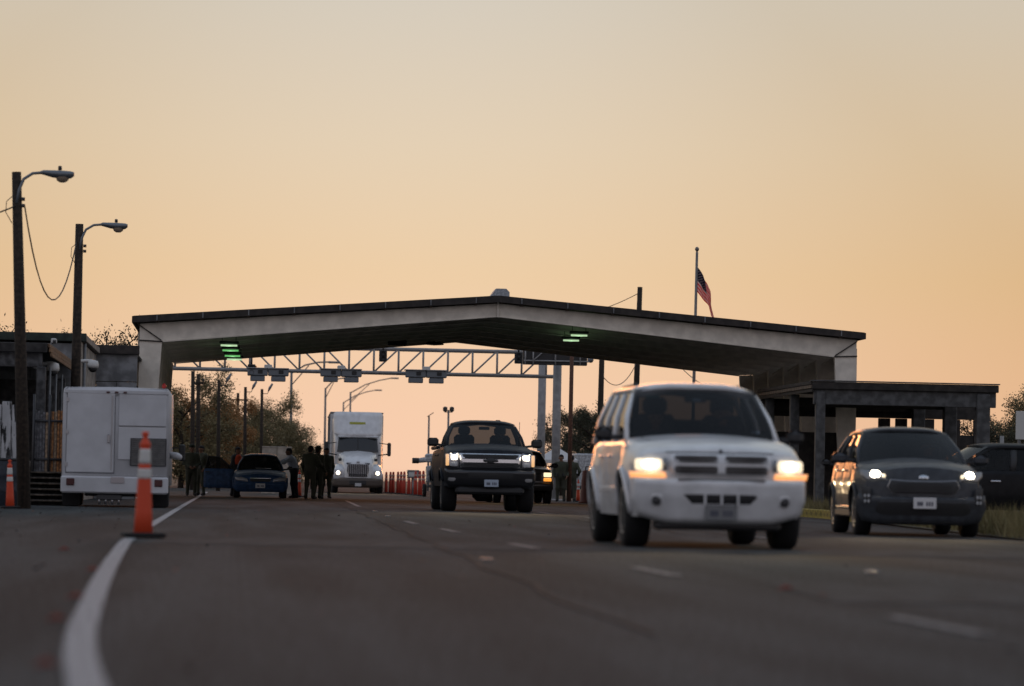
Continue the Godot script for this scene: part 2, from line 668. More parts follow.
	for q0 in [[75, 601, 0.05], [56, 624, 0.05], [45, 671, 0.045], [92, 573, 0.05], [64, 552, 0.06], [786, 592, 0.06]]:
		var p := ground(q0[0], q0[1]) + V(0, 0.012, 0)
		var r: float = q0[2]
		st3.set_color(Color(1.2, 0.7, 0.7))
		for q in [V(-r, 0, 0), V(0, 0.035, -r * 0.6), V(r, 0.01, 0), V(-r, 0, 0), V(r, 0.01, 0), V(0, 0.012, r * 0.7)]:
			st3.add_vertex(p + q)
	var lv := put("leaf_litter", st3, lm)
	lv.set_meta("kind", "stuff")
	tag(lv, "small red brown leaves and grit scattered on the road shoulder", "leaves")

# ---------------------------------------------------------------- the checkpoint canopy
func build_canopy() -> void:
	var D0 := 100.0
	var deep := 19.0
	var xl := at(138, 400, D0).x
	var xr := at(856, 400, D0).x
	var xc := at(498, 310, D0).x
	var t := thing("checkpoint_canopy", "wide cream steel gable canopy spanning the checkpoint lanes", "canopy", V(xc, 0, -D0))
	xl -= xc
	xr -= xc
	var y_apex := 5.78
	var y_eave := 4.97
	var under_apex := 5.42
	var under_knee := 4.48
	for k in 7:
		var z := -deep * k / 6.0
		var m: Material = mats.cream
		for s in [-1, 1]:
			var xo: float = xl if s < 0 else xr
			var st := S(false)
			# tapered column
			prism(st, PackedVector2Array([Vector2(xo, 0), Vector2(xo - s * 0.40, 0), Vector2(xo - s * 0.64, under_knee), Vector2(xo, under_knee + 0.03)]), 0.2, Transform3D(Basis(), V(0, 0, z)))
			put("column", st, mats.cream, t)
			st = S(false)
			prism(st, PackedVector2Array([Vector2(xo, under_knee + 0.04), Vector2(xo - s * 0.64, under_knee + 0.01), Vector2(0, under_apex), Vector2(0, y_apex), Vector2(xo, y_eave)]), 0.12, Transform3D(Basis(), V(0, 0, z - 0.04)))
			put("girder", st, m, t)
			# bottom flange of the girder, knee plates and the diagonal stiffener
			st = S(false)
			bar(st, V(xo - s * 0.66, under_knee - 0.008, z - 0.1), V(0, under_apex - 0.012, z - 0.1), 0.025, 0.22)
			put("girder_flange", st, mats.cream, t)
			if k == 0:
				st = S(false)
				bar(st, V(xo + s * 0.015, y_eave - 0.04, z - 0.02), V(xo - s * 0.62, under_knee + 0.03, z - 0.02), 0.03, 0.05)
				put("knee_stiffener", st, mats.dark_trim, t)
				st = S(false)
				bar(st, V(xo + s * 0.01, under_knee + 0.02, z + 0.012), V(xo - s * 0.65, under_knee - 0.005, z + 0.012), 0.035, 0.05)
				put("knee_plate", st, mats.dark_trim, t)
		if k == 0:
			bx("splice_plate", V(0, 5.6, 0.0), V(0.06, 0.44, 0.06), mats.cream, t, 0.005)
	# roof: two decks with a dark fascia, overhanging the frames
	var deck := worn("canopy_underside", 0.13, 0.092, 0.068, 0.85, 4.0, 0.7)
	for s in [-1, 1]:
		var xo: float = (xl if s < 0 else xr) + s * 0.16
		var st := S(false)
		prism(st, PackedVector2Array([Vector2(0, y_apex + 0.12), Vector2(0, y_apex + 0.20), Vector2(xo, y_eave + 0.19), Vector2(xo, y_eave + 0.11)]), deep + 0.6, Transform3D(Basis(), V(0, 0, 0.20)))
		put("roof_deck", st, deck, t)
		st = S(false)
		prism(st, PackedVector2Array([Vector2(0, y_apex + 0.03), Vector2(0, y_apex + 0.22), Vector2(xo + s * 0.02, y_eave + 0.21), Vector2(xo + s * 0.02, y_eave + 0.02)]), 0.05, Transform3D(Basis(), V(0, 0, 0.26)))
		put("fascia", st, mats.dark_trim, t)
		st = S(false)
		box(st, V(xo + s * 0.03, y_eave + 0.11, -deep * 0.5), V(0.06, 0.18, deep + 0.5))
		put("gutter", st, mats.dark_trim, t)
		# purlins that carry the decks, their front ends show below the fascia
		for k in 8:
			var f := (k + 0.5) / 8.0
			var p := Vector2(0, y_apex).lerp(Vector2(xo, y_eave), f)
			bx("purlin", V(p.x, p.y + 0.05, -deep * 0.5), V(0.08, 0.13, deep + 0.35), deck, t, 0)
			bx("fascia_clip", V(p.x, p.y + 0.12, 0.27), V(0.035, 0.16, 0.03), mats.steel_grey, t, 0.004)
	var fibre := worn("fibre_panel", 0.66, 0.60, 0.51, 0.7, 3.0, 0.85)
	fibre.backlight_enabled = true
	fibre.backlight = Color(0.62, 0.56, 0.48)
	# side wall panels between the columns, with girts; open below
	for s in [-1, 1]:
		var xo: float = xl if s < 0 else xr
		for k in 6:
			var z := -deep * (k + 0.5) / 6.0
			bx("wall_panel", V(xo + s * 0.03, 2.98 if s > 0 else 3.95, z - 0.1), V(0.04, 3.5 if s > 0 else 1.5, deep / 6.0 - 0.26), fibre, t, 0.01)
			var st := S(false)
			bar(st, V(xo - s * 0.03, 4.3, z - 0.1 - deep / 12.0), V(xo - s * 0.03, 4.3, z - 0.1 + deep / 12.0), 0.06, 0.06)
			bar(st, V(xo - s * 0.03, 1.22, z - 0.1 - deep / 12.0), V(xo - s * 0.03, 1.22, z - 0.1 + deep / 12.0), 0.06, 0.10)
			put("girt", st, mats.dark_trim, t)
			st = S(false)
			tube(st, [V(xo - s * 0.5, 4.35, z - 1.45), V(xo - s * 0.09, 4.72, z), V(xo - s * 0.5, 4.35, z + 1.3)], 0.03, 5)
			put("knee_brace", st, mats.cream, t)
	# vent housing on the ridge
	var a := at(497, 293, D0 + 4)
	var hood := thing("roof_vent", "pale metal vent housing on the canopy ridge", "vent", V(a.x, y_apex + 0.2, -D0 - 3))
	var st := S(false)
	prism(st, PackedVector2Array([Vector2(-0.32, -0.05), Vector2(0.3, -0.05), Vector2(0.3, 0.30), Vector2(0.2, 0.40), Vector2(-0.1, 0.40), Vector2(-0.3, 0.12)]), 0.9, Transform3D())
	put("housing", st, worn("galvanised", 0.38, 0.42, 0.46, 0.5, 0.6, 0.8, 0.2), hood)
	bx("flashing", V(0, -0.04, -0.45), V(0.8, 0.05, 1.1), mats.steel_grey, hood)

	# fluorescent lane fittings under the deck
	var tubes := lit("green_tube", 0.13, 0.50, 0.14, 0.9)
	var pale := lit("pale_tube", 0.50, 0.72, 0.42, 0.9)
	var spots := [[229, 345.5, 102.0, 0], [230.5, 350.5, 105.5, 1], [232.5, 356, 109.5, 1], [234.5, 359.5, 112.5, 0], [579, 335.5, 102.5, 0], [571, 340.5, 106.0, 0]]
	for i in spots.size():
		var sp: Array = spots[i]
		var q := at(sp[0], sp[1], sp[2])
		var lf := thing("ceiling_light", "lit greenish fluorescent fitting, one of a row under the canopy roof above the blue sedan" if i < 4 else "lit pale green fluorescent fitting under the canopy roof beside the ridge", "light", q, 0.0, "lit fluorescent fittings under the canopy")
		bx("housing", V(0, 0.09, 0), V(0.56, 0.07, 0.16), mats.dark_metal, lf)
		tb("hanger", [V(-0.2, 0.12, 0), V(-0.2, 0.75, 0)], 0.008, mats.dark_metal, lf, 4)
		tb("hanger", [V(0.2, 0.12, 0), V(0.2, 0.75, 0)], 0.008, mats.dark_metal, lf, 4)
		tb("glowing_tube", [V(-0.24, 0.0, 0.03), V(0.24, 0.0, 0.03)], 0.028, tubes if sp[3] else pale, lf, 8)
		var om := OmniLight3D.new()
		om.name = "tube_light"
		om.light_color = Color(0.75, 1.0, 0.75)
		om.light_energy = 0.03
		om.light_size = 0.12
		om.omni_range = 12
		om.omni_attenuation = 2.0
		om.shadow_enabled = true
		lf.add_child(om)
		om.position = V(0, -0.12, 0.05)
	# dark unlit fittings and a dome camera hanging below the rear edge
	var q2 := at(397, 343, 116)
	var fx := thing("flood_fitting", "unlit black floodlight box under the canopy's rear edge", "light", q2)
	bx("case", V(0, 0, 0), V(0.62, 0.2, 0.4), mats.black_plastic, fx, 0.03)
	tb("hanger", [V(0, 0.1, 0), V(0, 0.7, 0)], 0.03, mats.dark_metal, fx)
	q2 = at(434, 344, 116)
	fx = thing("ceiling_fan", "flat dark disc fitting hanging below the canopy's rear edge", "fixture", q2)
	st = S()
	lathe(st, [[0.02, 0.08], [0.2, 0.07], [0.34, 0.0], [0.3, -0.03], [0.02, -0.05]], 18)
	put("disc", st, mats.dark_metal, fx)
	tb("stem", [V(0, 0.05, 0), V(0, 0.8, 0)], 0.02, mats.dark_metal, fx)

# ---------------------------------------------------------------- buildings beside the shoulder
func wall_boards(parent: Node, called: String, a: Vector3, b: Vector3, h: float, n: int, mat: Material, thick := 0.04) -> void:
	for i in n:
		var p := a.lerp(b, (i + 0.5) / n)
		var w := (b - a).length() / n
		var dir := (b - a).normalized()
		bx(called, p + V(0, h * 0.5, 0), V(w - 0.012, h, thick), mat, parent, 0.006, Basis(dir, Vector3.UP, dir.cross(Vector3.UP)))

func dome_camera(q: Vector3, reach: float, label: String) -> void:
	var c := thing("dome_camera", label, "camera", q, 0.0, "white dome cameras on the office")
	var st := S()
	tube(st, [V(-reach, 0.10, -0.1), V(-reach * 0.4, 0.12, 0), V(0, 0.12, 0)], 0.045, 8)
	put("arm", st, mats.white_band, c)
	st = S()
	lathe(st, [[0.03, 0.15], [0.12, 0.12], [0.14, 0.02], [0.135, -0.04], [0.1, -0.05]], 16)
	put("cap", st, mats.white_band, c)
	st = S()
	lathe(st, [[0.115, -0.045], [0.10, -0.10], [0.06, -0.145], [0.01, -0.155]], 16)
	put("bubble", st, mats.black_plastic, c)
	bx("wall_plate", V(-reach, 0.10, -0.14), V(0.16, 0.2, 0.06), mats.white_band, c)

func build_left_buildings() -> void:
	var grey_wall := worn("grey_siding", 0.25, 0.26, 0.27, 0.85, 3.0, 0.75)
	var tan_wall := worn("tan_siding", 0.33, 0.29, 0.25, 0.85, 3.0, 0.7)
	var green := worn("green_fascia", 0.022, 0.035, 0.028, 0.7, 2.0, 0.7)
	# main office: grey front, tan side that runs back, green fascia
	var D1 := 86.0
	var x1 := at(79, 400, D1).x
	var top := hy(60, 333, D1)
	var t := thing("office_building", "low grey office with dark green fascia beside the shoulder", "building", V(x1, 0, -D1))
	wall_boards(t, "siding_panel", V(-12, 0, 0), V(0, 0, 0), top - 0.25, 10, grey_wall)
	wall_boards(t, "siding_panel", V(0.0, 0, -0.04), V(0.0, 0, -9.5), top - 0.2, 8, tan_wall)
	bx("fascia", V(-6, top - 0.1, 0.06), V(12.3, 0.2, 0.12), green, t)
	bx("fascia", V(0.06, top - 0.08, -4.8), V(0.12, 0.16, 9.6), tan_wall, t)
	bx("roof", V(-6, top - 0.14, -4.8), V(12, 0.1, 9.5), mats.dark_trim, t)
	bx("back_wall", V(-6, top * 0.5 - 0.15, -9.6), V(12, top - 0.35, 0.1), grey_wall, t)
	tb("wall_pipe", [V(0.06, 0, -1.2), V(0.06, top - 0.2, -1.2)], 0.04, mats.steel_grey, t)
	# the wing that joins the office to the canopy
	var D2 := 95.5
	var x2 := at(95, 400, D2).x
	var x3 := at(136.5, 400, D2).x
	var t2 := thing("link_wing", "flat grey wall with black coping between office and canopy", "building", V(x2, 0, -D2))
	var h2 := hy(115, 349, D2)
	wall_boards(t2, "wall_panel", V(0.02, 0, 0), V(x3 - x2, 0, 0), h2 * 0.78, 2, grey_wall)
	bx("upper_band", V((x3 - x2) * 0.5, h2 * 0.885, 0), V(x3 - x2, h2 * 0.2, 0.04), grey_wall, t2, 0.004)
	bx("coping", V((x3 - x2) * 0.5, h2 - 0.02, 0.05), V(x3 - x2 + 0.1, 0.24, 0.2), mats.dark_trim, t2)
	bx("roof", V((x3 - x2) * 0.5, h2 - 0.14, -2.6), V(x3 - x2, 0.08, 5.0), mats.dark_trim, t2)
	# porch in front of the office
	var D3 := 75.0
	var x4 := at(46, 400, D3).x
	var hp := hy(40, 343, D3)
	var t3 := thing("office_porch", "dark timber porch with post and sloping rafter edge before the office", "porch", V(x4, 0, -D3))
	var charcoal := worn("charcoal_board", 0.040, 0.038, 0.037, 0.85, 1.5, 0.6)
	var slate := worn("slate_board", 0.085, 0.087, 0.09, 0.85, 1.5, 0.6)
	var rim := worn("rafter_lit_wood", 0.22, 0.13, 0.07, 0.8, 1.0, 0.6)  # orange light along the roof edge is put into this wood colour
	bx("fascia", V(-5, hp - 0.1, 0), V(10, 0.2, 0.08), charcoal, t3)
	bx("header", V(-5, hp - 0.36, -0.12), V(9.8, 0.30, 0.1), slate, t3)
	bx("roof", V(-5, hp - 0.04, -5.6), V(10, 0.07, 11), charcoal, t3)
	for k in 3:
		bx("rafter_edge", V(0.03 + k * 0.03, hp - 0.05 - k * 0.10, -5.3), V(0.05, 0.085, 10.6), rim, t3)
	for p in [[-0.12, -0.12], [-0.12, -4.5], [-0.12, -9.0], [-4.2, -0.12]]:
		bx("post", V(p[0], (hp - 0.5) * 0.5, p[1]), V(0.2, hp - 0.5, 0.2), slate, t3, 0.02)
	for k in 5:
		bx("back_board", V(-1.0 - k * 1.95, 1.4, -6.0), V(1.93, 2.8, 0.06), charcoal, t3)
	for k in 3:
		tb("conduit", [V(0.05, 0, -0.5 - 2.6 * k), V(0.05, hp - 0.5, -0.5 - 2.6 * k)], 0.02, mats.steel_grey, t3, 6)
	dome_camera(at(53, 369, 77), 0.35, "white dome camera hanging off the porch corner")
	dome_camera(at(93, 366, 85.5), 0.45, "white dome camera on arm at the office corner")
	var q := at(54, 341, 84)
	var bc := thing("bullet_camera", "small white box camera on top of the porch roof", "camera", q)
	bx("body", V(0, 0.0, 0), V(0.13, 0.12, 0.3), mats.white_band, bc, 0.02)
	bx("lens", V(0.02, -0.02, 0.16), V(0.08, 0.07, 0.05), mats.black_plastic, bc, 0.01)
	tb("bracket", [V(-0.05, 0, -0.1), V(-0.1, -0.5, -0.2)], 0.025, mats.steel_grey, bc)
	# white board fence with peeling paint
	var D4 := 67.0
	var peel := mt("peeling_white", 0.46, 0.47, 0.48, 0.85)
	peel.albedo_texture = peel_texture()
	peel.uv1_triplanar = true
	peel.uv1_world_triplanar = true
	peel.uv1_scale = V(0.7, 0.45, 0.7)
	var xa := at(-90, 480, D4).x
	var xb := at(20, 480, D4).x
	var t4 := thing("board_fence", "white board fence with dark peeling streaks behind the utility pole", "fence", V(xb, 0, -D4))
	var n := 11
	for i in n:
		var w := (xb - xa) / n
		var h := hy(10, 404, D4) + rng.randf_range(-0.07, 0.05)
		bx("plank", V(-w * (i + 0.5), h * 0.5 + 0.03, rng.randf_range(-0.01, 0.01)), V(w - 0.015, h, 0.03), peel, t4, 0.006)
	bx("rail", V((xa - xb) * 0.5, 0.5, -0.05), V(xb - xa, 0.1, 0.05), peel, t4)
	bx("rail", V((xa - xb) * 0.5, 1.6, -0.05), V(xb - xa, 0.1, 0.05), peel, t4)
	# screen of corrugated slats beyond, and the steps up to the porch
	var D5 := 73.0
	var xs := at(31, 480, D5).x
	var xe := at(66, 480, D5).x
	var t5 := thing("slat_screen", "vertical slat screen in grey with orange sunset light coloured in beside the porch", "screen", V(xs, 0, -D5 - 0.6))
	var tones := [worn("slat_grey", 0.20, 0.20, 0.215, 0.8, 0.7, 0.7), worn("slat_lit_orange", 0.60, 0.27, 0.10, 0.75, 0.5, 0.6), worn("slat_lit_tan", 0.5, 0.36, 0.24, 0.8, 0.5, 0.7)]  # orange and tan slats carry the sunset light in their colour
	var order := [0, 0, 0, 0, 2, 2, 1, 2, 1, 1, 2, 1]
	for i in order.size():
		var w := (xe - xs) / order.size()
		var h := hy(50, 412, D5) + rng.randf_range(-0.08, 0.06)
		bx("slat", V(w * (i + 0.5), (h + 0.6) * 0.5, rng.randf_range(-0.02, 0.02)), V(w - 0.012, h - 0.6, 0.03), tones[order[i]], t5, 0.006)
	for y in [0.95, 1.75]:
		tb("rail", [V(0, y, 0.05), V(xe - xs, y, 0.05)], 0.025, mats.dark_metal, t5, 6)
	for f in [0.0, 0.45, 0.98]:
		tb("rail_post", [V((xe - xs) * f, 0, 0.08), V((xe - xs) * f, 2.3, 0.08)], 0.028, mats.dark_metal, t5, 6)
	var step_m := worn("step_wood", 0.16, 0.13, 0.10, 0.85, 0.8, 0.6)
	var t6 := thing("porch_steps", "weathered timber steps below the slat screen", "steps", V((xs + xe) * 0.5, 0, -D5 + 1.2))
	for k in 6:
		bx("tread", V(0.05, 0.10 + k * 0.115, -k * 0.24), V(0.85, 0.035, 0.25), step_m, t6, 0.008)
		bx("riser", V(0.05, 0.045 + k * 0.115, -k * 0.24 - 0.11), V(0.82, 0.075, 0.02), charcoal, t6, 0.004)
	for s in [-1, 1]:
		var st := S(false)
		bar(st, V(0.05 + s * 0.45, 0.08, 0.14), V(0.05 + s * 0.45, 0.82, -1.4), 0.04, 0.2, 0.005)
		put("stringer", st, step_m, t6)

# paint with long vertical flakes gone
func peel_texture() -> ImageTexture:
	var im := Image.create(512, 512, false, Image.FORMAT_RGB8)
	var n := FastNoiseLite.new()
	n.seed = 21
	n.frequency = 0.02
	var n2 := FastNoiseLite.new()
	n2.seed = 4
	n2.frequency = 0.008
	for y in 512:
		for x in 512:
			var v := n.get_noise_2d(x * 1.6, y * 0.28) + 0.45 * n2.get_noise_2d(x, y * 0.6) + 0.2 * n.get_noise_2d(x * 5.0, y * 2.0)
			var c := 0.95 - 0.1 * n2.get_noise_2d(x * 3.0, y)
			if v > 0.24:
				c = 0.2
			im.set_pixel(x, y, Color(c, c, c))
	return ImageTexture.create_from_image(im)

# ---------------------------------------------------------------- the flat roofed shelter
func build_right_shelter() -> void:
	var D0 := 92.0
	var xl := at(815, 450, D0).x
	var xr := at(994, 450, D0).x
	var w := xr - xl
	var top := hy(809, 381, D0)
	var deep := 9.5
	var t := thing("flat_shelter", "dark flat roofed steel shelter on posts behind the grey crossover", "shelter", V(xl, 0, -D0))
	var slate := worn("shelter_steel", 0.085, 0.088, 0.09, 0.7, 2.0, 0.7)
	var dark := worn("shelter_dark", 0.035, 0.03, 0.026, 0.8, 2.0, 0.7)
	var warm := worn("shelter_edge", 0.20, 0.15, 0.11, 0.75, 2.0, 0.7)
	bx("fascia", V(w * 0.5, top - 0.11, 0), V(w + 0.2, 0.2, 0.1), dark, t, 0.015)
	bx("fascia_lip", V(w * 0.5, top + 0.015, -0.02), V(w + 0.26, 0.03, 0.2), slate, t, 0.006)
	bx("header_beam", V(w * 0.5, top - 0.40, -0.12), V(w + 0.1, 0.42, 0.14), slate, t, 0.012)
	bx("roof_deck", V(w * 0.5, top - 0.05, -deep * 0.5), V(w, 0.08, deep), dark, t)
	for k in 3:
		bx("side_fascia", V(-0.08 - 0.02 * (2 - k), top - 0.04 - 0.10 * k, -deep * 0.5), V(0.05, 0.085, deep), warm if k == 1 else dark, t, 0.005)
	for z in [-0.12, -4.4, -8.9]:
		bx("post", V(0.14, (top - 0.25) * 0.5, z), V(0.25, top - 0.25, 0.25), slate, t, 0.02)
		bx("post", V(w - 0.3, (top - 0.25) * 0.5, z), V(0.36, top - 0.25, 0.3), slate, t, 0.02)
		bx("cross_beam", V(w * 0.5, top - 0.45, z - 0.15), V(w - 0.2, 0.26, 0.12), dark, t, 0.01)
	# back wall: broad piers with openings between, header above, low wall below
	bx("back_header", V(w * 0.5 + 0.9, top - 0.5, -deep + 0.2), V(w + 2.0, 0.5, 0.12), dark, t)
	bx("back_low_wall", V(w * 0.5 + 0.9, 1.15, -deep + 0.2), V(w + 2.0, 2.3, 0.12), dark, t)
	for px in [884.0, 901.0, 928.0, 954.0, 979.0]:
		var x := at(px, 425, D0 + deep - 0.2).x - xl
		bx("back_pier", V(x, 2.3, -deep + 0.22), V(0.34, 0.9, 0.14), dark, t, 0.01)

# ---------------------------------------------------------------- truss gantry behind the canopy
func build_gantry() -> void:
	var D0 := 136.0
	var a := at(150, 368.5, D0)
	var b := at(546, 375, D0)
	var lo := (a.y + b.y) * 0.5
	var hi := lo + 24.0 * D0 / F
	var x0 := a.x
	var x1 := b.x
	var t := thing("truss_gantry", "grey steel truss gantry across the lanes behind the canopy", "gantry", V(x1, 0, -D0))
	var L := x1 - x0
	var m := worn("gantry_steel", 0.36, 0.36, 0.36, 0.6, 2.0, 0.85)
	for zz in [0.0, -1.1]:
		tb("chord", [V(-L, lo, zz), V(0.5, lo, zz)], 0.06, m, t, 8)
		tb("chord", [V(-L, hi, zz), V(0.5, hi, zz)], 0.06, m, t, 8)
	var n := 16
	for i in n + 1:
		var x := -L + L * i / n
		tb("strut", [V(x, lo, 0), V(x, hi, 0)], 0.042, m, t, 6)
		tb("tie", [V(x, hi, 0), V(x, hi, -1.1)], 0.03, m, t, 6)
		if i < n:
			var xa := x
			var xb := x + L / n
			if i * 2 < n:
				tb("brace", [V(xa, hi, 0), V(xb, lo, 0)], 0.034, m, t, 6)
			else:
				tb("brace", [V(xa, lo, 0), V(xb, hi, 0)], 0.034, m, t, 6)
	for p in [[541.5, 142.0], [556.5, 134.0]]:
		var x := at(p[0], 420, p[1]).x - x1
		tb("column", [V(x, 0, D0 - p[1]), V(x, hi + 0.4, D0 - p[1])], 0.165, m, t, 14)
		tb("base_plate", [V(x, 0, D0 - p[1]), V(x, 0.06, D0 - p[1])], 0.32, m, t, 12)
	for x in [-L + 0.2]:
		tb("column", [V(x, 0, -0.5), V(x, hi + 0.3, -0.5)], 0.165, m, t, 14)
	# message board seen from behind
	var c := at(555, 356, 133)
	var s := thing("message_board", "dark back of a message board on the gantry column", "sign", c)
	bx("cabinet", V(0, 0, 0), V(2.45, 0.7, 0.3), mats.black_plastic, s, 0.02)
	for y in [-0.2, 0.25]:
		tb("frame_rail", [V(-1.2, y, 0.2), V(1.3, y, 0.2)], 0.03, m, s, 6)
	for x in [-1.15, -0.85, 0.0, 0.95]:
		tb("frame_post", [V(x, -0.35, 0.2), V(x, 0.36, 0.2)], 0.03, m, s, 6)
	tb("frame_brace", [V(-0.85, -0.2, 0.22), V(-0.3, 0.3, 0.22)], 0.025, m, s, 6)
	tb("frame_brace", [V(0.95, 0.3, 0.22), V(1.2, -0.1, 0.22)], 0.025, m, s, 6)
	# plate reader clusters hung below the bottom chord
	for px in [268.0, 341.0, 426.0]:
		var q := at(px, 375.5 + (px - 341) * 0.012, D0 - 0.6)
		var r := thing("plate_reader", "grey cluster of camera boxes hung from the truss " + {268.0: "above the blue sedan", 341.0: "above the semi truck", 426.0: "above the row of orange posts"}[px], "camera", q, 0.0, "camera clusters under the truss")
		for k in [-1, 1]:
			bx("housing", V(k * 0.40, 0.09, 0), V(0.79, 0.28, 0.5), mats.lamp_housing, r, 0.03)
			bx("sun_shield", V(k * 0.40 - 0.02, 0.24, 0.03), V(0.84, 0.035, 0.6), m, r, 0.008)
			bx("lamp_panel", V(k * 0.40, -0.16, 0.02), V(0.56, 0.2, 0.4), mats.lamp_housing, r, 0.02)
			bx("lens", V(k * 0.40 + 0.1, 0.1, 0.26), V(0.18, 0.14, 0.03), mats.black_plastic, r, 0.01)
		bx("clamp", V(0, 0.30, 0.1), V(0.3, 0.16, 0.3), mats.white_band, r, 0.02)
	# signal heads
	for sg in [[251.5, 370, 0], [383, 356, 1], [518.5, 358, 2]]:
		var q := at(sg[0], sg[1], D0 - 0.7)
		var g := thing("traffic_signal", ["signal head with an amber lens hung from the truss", "small black signal head hung from the middle of the truss", "black signal head beside the message board"][sg[2]], "traffic light", q, 0.0, "signal heads on the truss")
		bx("case", V(0, 0, 0), V(0.3, 0.44, 0.22), mats.black_plastic, g, 0.02)
		tb("hanger", [V(0, 0.2, 0), V(0, 0.55, 0)], 0.035, mats.dark_metal, g, 6)
		for y in [-0.1, 0.1]:
			var st := S()
			lathe(st, [[0.085, 0.0], [0.09, 0.06], [0.08, 0.06], [0.075, 0.015], [0.005, 0.012]], 14, Transform3D(Basis(Vector3.RIGHT, PI / 2), V(0, y, 0.11)))
			put("lens_hood", st, mats.black_plastic, g)
		if sg[2] == 0:
			bx("amber_side", V(0.17, 0, 0), V(0.05, 0.34, 0.16), mats.amber, g, 0.015)

# ---------------------------------------------------------------- trees
func make_tree(sd: int, h: float, spread: float, leaves: int, leaf: float, bark: Material, leaf_m: Material, first_limb := 0.3) -> Node3D:
	var r := RandomNumberGenerator.new()
	r.seed = sd
	var t := Node3D.new()
	var st := S()
	var tips := []
	var trunk := []
	var rad := []
	var lean := Vector3(r.randfn(0, 0.05), 0, r.randfn(0, 0.05))
	for i in 7:
		var f := i / 6.0
		trunk.append(V(0, h * 0.7 * f, 0) + lean * h * f + Vector3(r.randfn(0, 0.05), 0, r.randfn(0, 0.05)) * h * 0.2 * f)
		rad.append(lerpf(h * 0.028, h * 0.008, f))
	tube(st, trunk, rad, 8)
	for i in 15:
		var f := lerpf(first_limb, 1.0, i / 14.0)
		var k := f * 6.0
		var a: Vector3 = trunk[int(minf(k, 5))].lerp(trunk[int(minf(k, 5)) + 1], k - int(minf(k, 5)))
		var ang := i * 2.4 + r.randf_range(-0.5, 0.5)
		var len := spread * (0.55 + 0.5 * sin(PI * clampf(1.15 - f, 0.1, 1.0))) * r.randf_range(0.7, 1.15)
		var rise := r.randf_range(0.25, 0.9)
		var b := a + Vector3(cos(ang), rise, sin(ang)) * len * 0.6
		var c := b + Vector3(cos(ang + r.randfn(0, 0.4)), rise * r.randf_range(0.1, 1.0), sin(ang + r.randfn(0, 0.4))) * len * 0.45
		tube(st, [a, a.lerp(b, 0.5) + Vector3(0, len * 0.05, 0), b, c], [h * 0.011, h * 0.008, h * 0.005, h * 0.002], 6)
		for e in 6:
			var o := b.lerp(c, r.randf()) if e > 1 else a.lerp(b, r.randf_range(0.5, 1.0))
			var tip := o + Vector3(r.randfn(0, 1), r.randfn(0.35, 0.7), r.randfn(0, 1)).normalized() * len * r.randf_range(0.2, 0.45)
			tube(st, [o, o.lerp(tip, 0.5) + Vector3(0, 0.04, 0), tip], [h * 0.004, h * 0.0028, h * 0.001], 4)
			tips.append([o, tip])
	st.generate_normals()
	put_mesh("trunk", st.commit(), bark, t)
	var lf := SurfaceTool.new()
	lf.begin(Mesh.PRIMITIVE_TRIANGLES)
	for i in leaves:
		var tp: Array = tips[r.randi() % tips.size()]
		var p: Vector3 = tp[0].lerp(tp[1], pow(r.randf(), 0.6) * 1.1) + Vector3(r.randfn(0, 1), r.randfn(0, 1), r.randfn(0, 1)) * spread * 0.085
		var u := Vector3(r.randfn(0, 1), r.randfn(0, 1), r.randfn(0, 1)).normalized()
		var v := u.cross(Vector3(r.randfn(0, 1), r.randfn(0, 1), r.randfn(0, 1))).normalized()
		var s := leaf * r.randf_range(0.6, 1.3)
		lf.set_color(Color(r.randf_range(0.85, 1.2), 1.0, 0.9))   # hue varies from leaf to leaf
		for q in [p - u * s, p + v * s * 0.45, p + u * s, p - u * s, p + u * s, p - v * s * 0.45]:
			lf.add_vertex(q)
	lf.generate_normals()
	put_mesh("crown", lf.commit(), leaf_m, t)
	return t

func leaf_mat(key: String, r: float, g: float, b: float) -> StandardMaterial3D:
	var m := mt(key, r, g, b, 0.8)
	m.vertex_color_use_as_albedo = true
	m.backlight_enabled = true
	m.backlight = Color(r * 0.8, g * 0.7, b * 0.6)
	return m

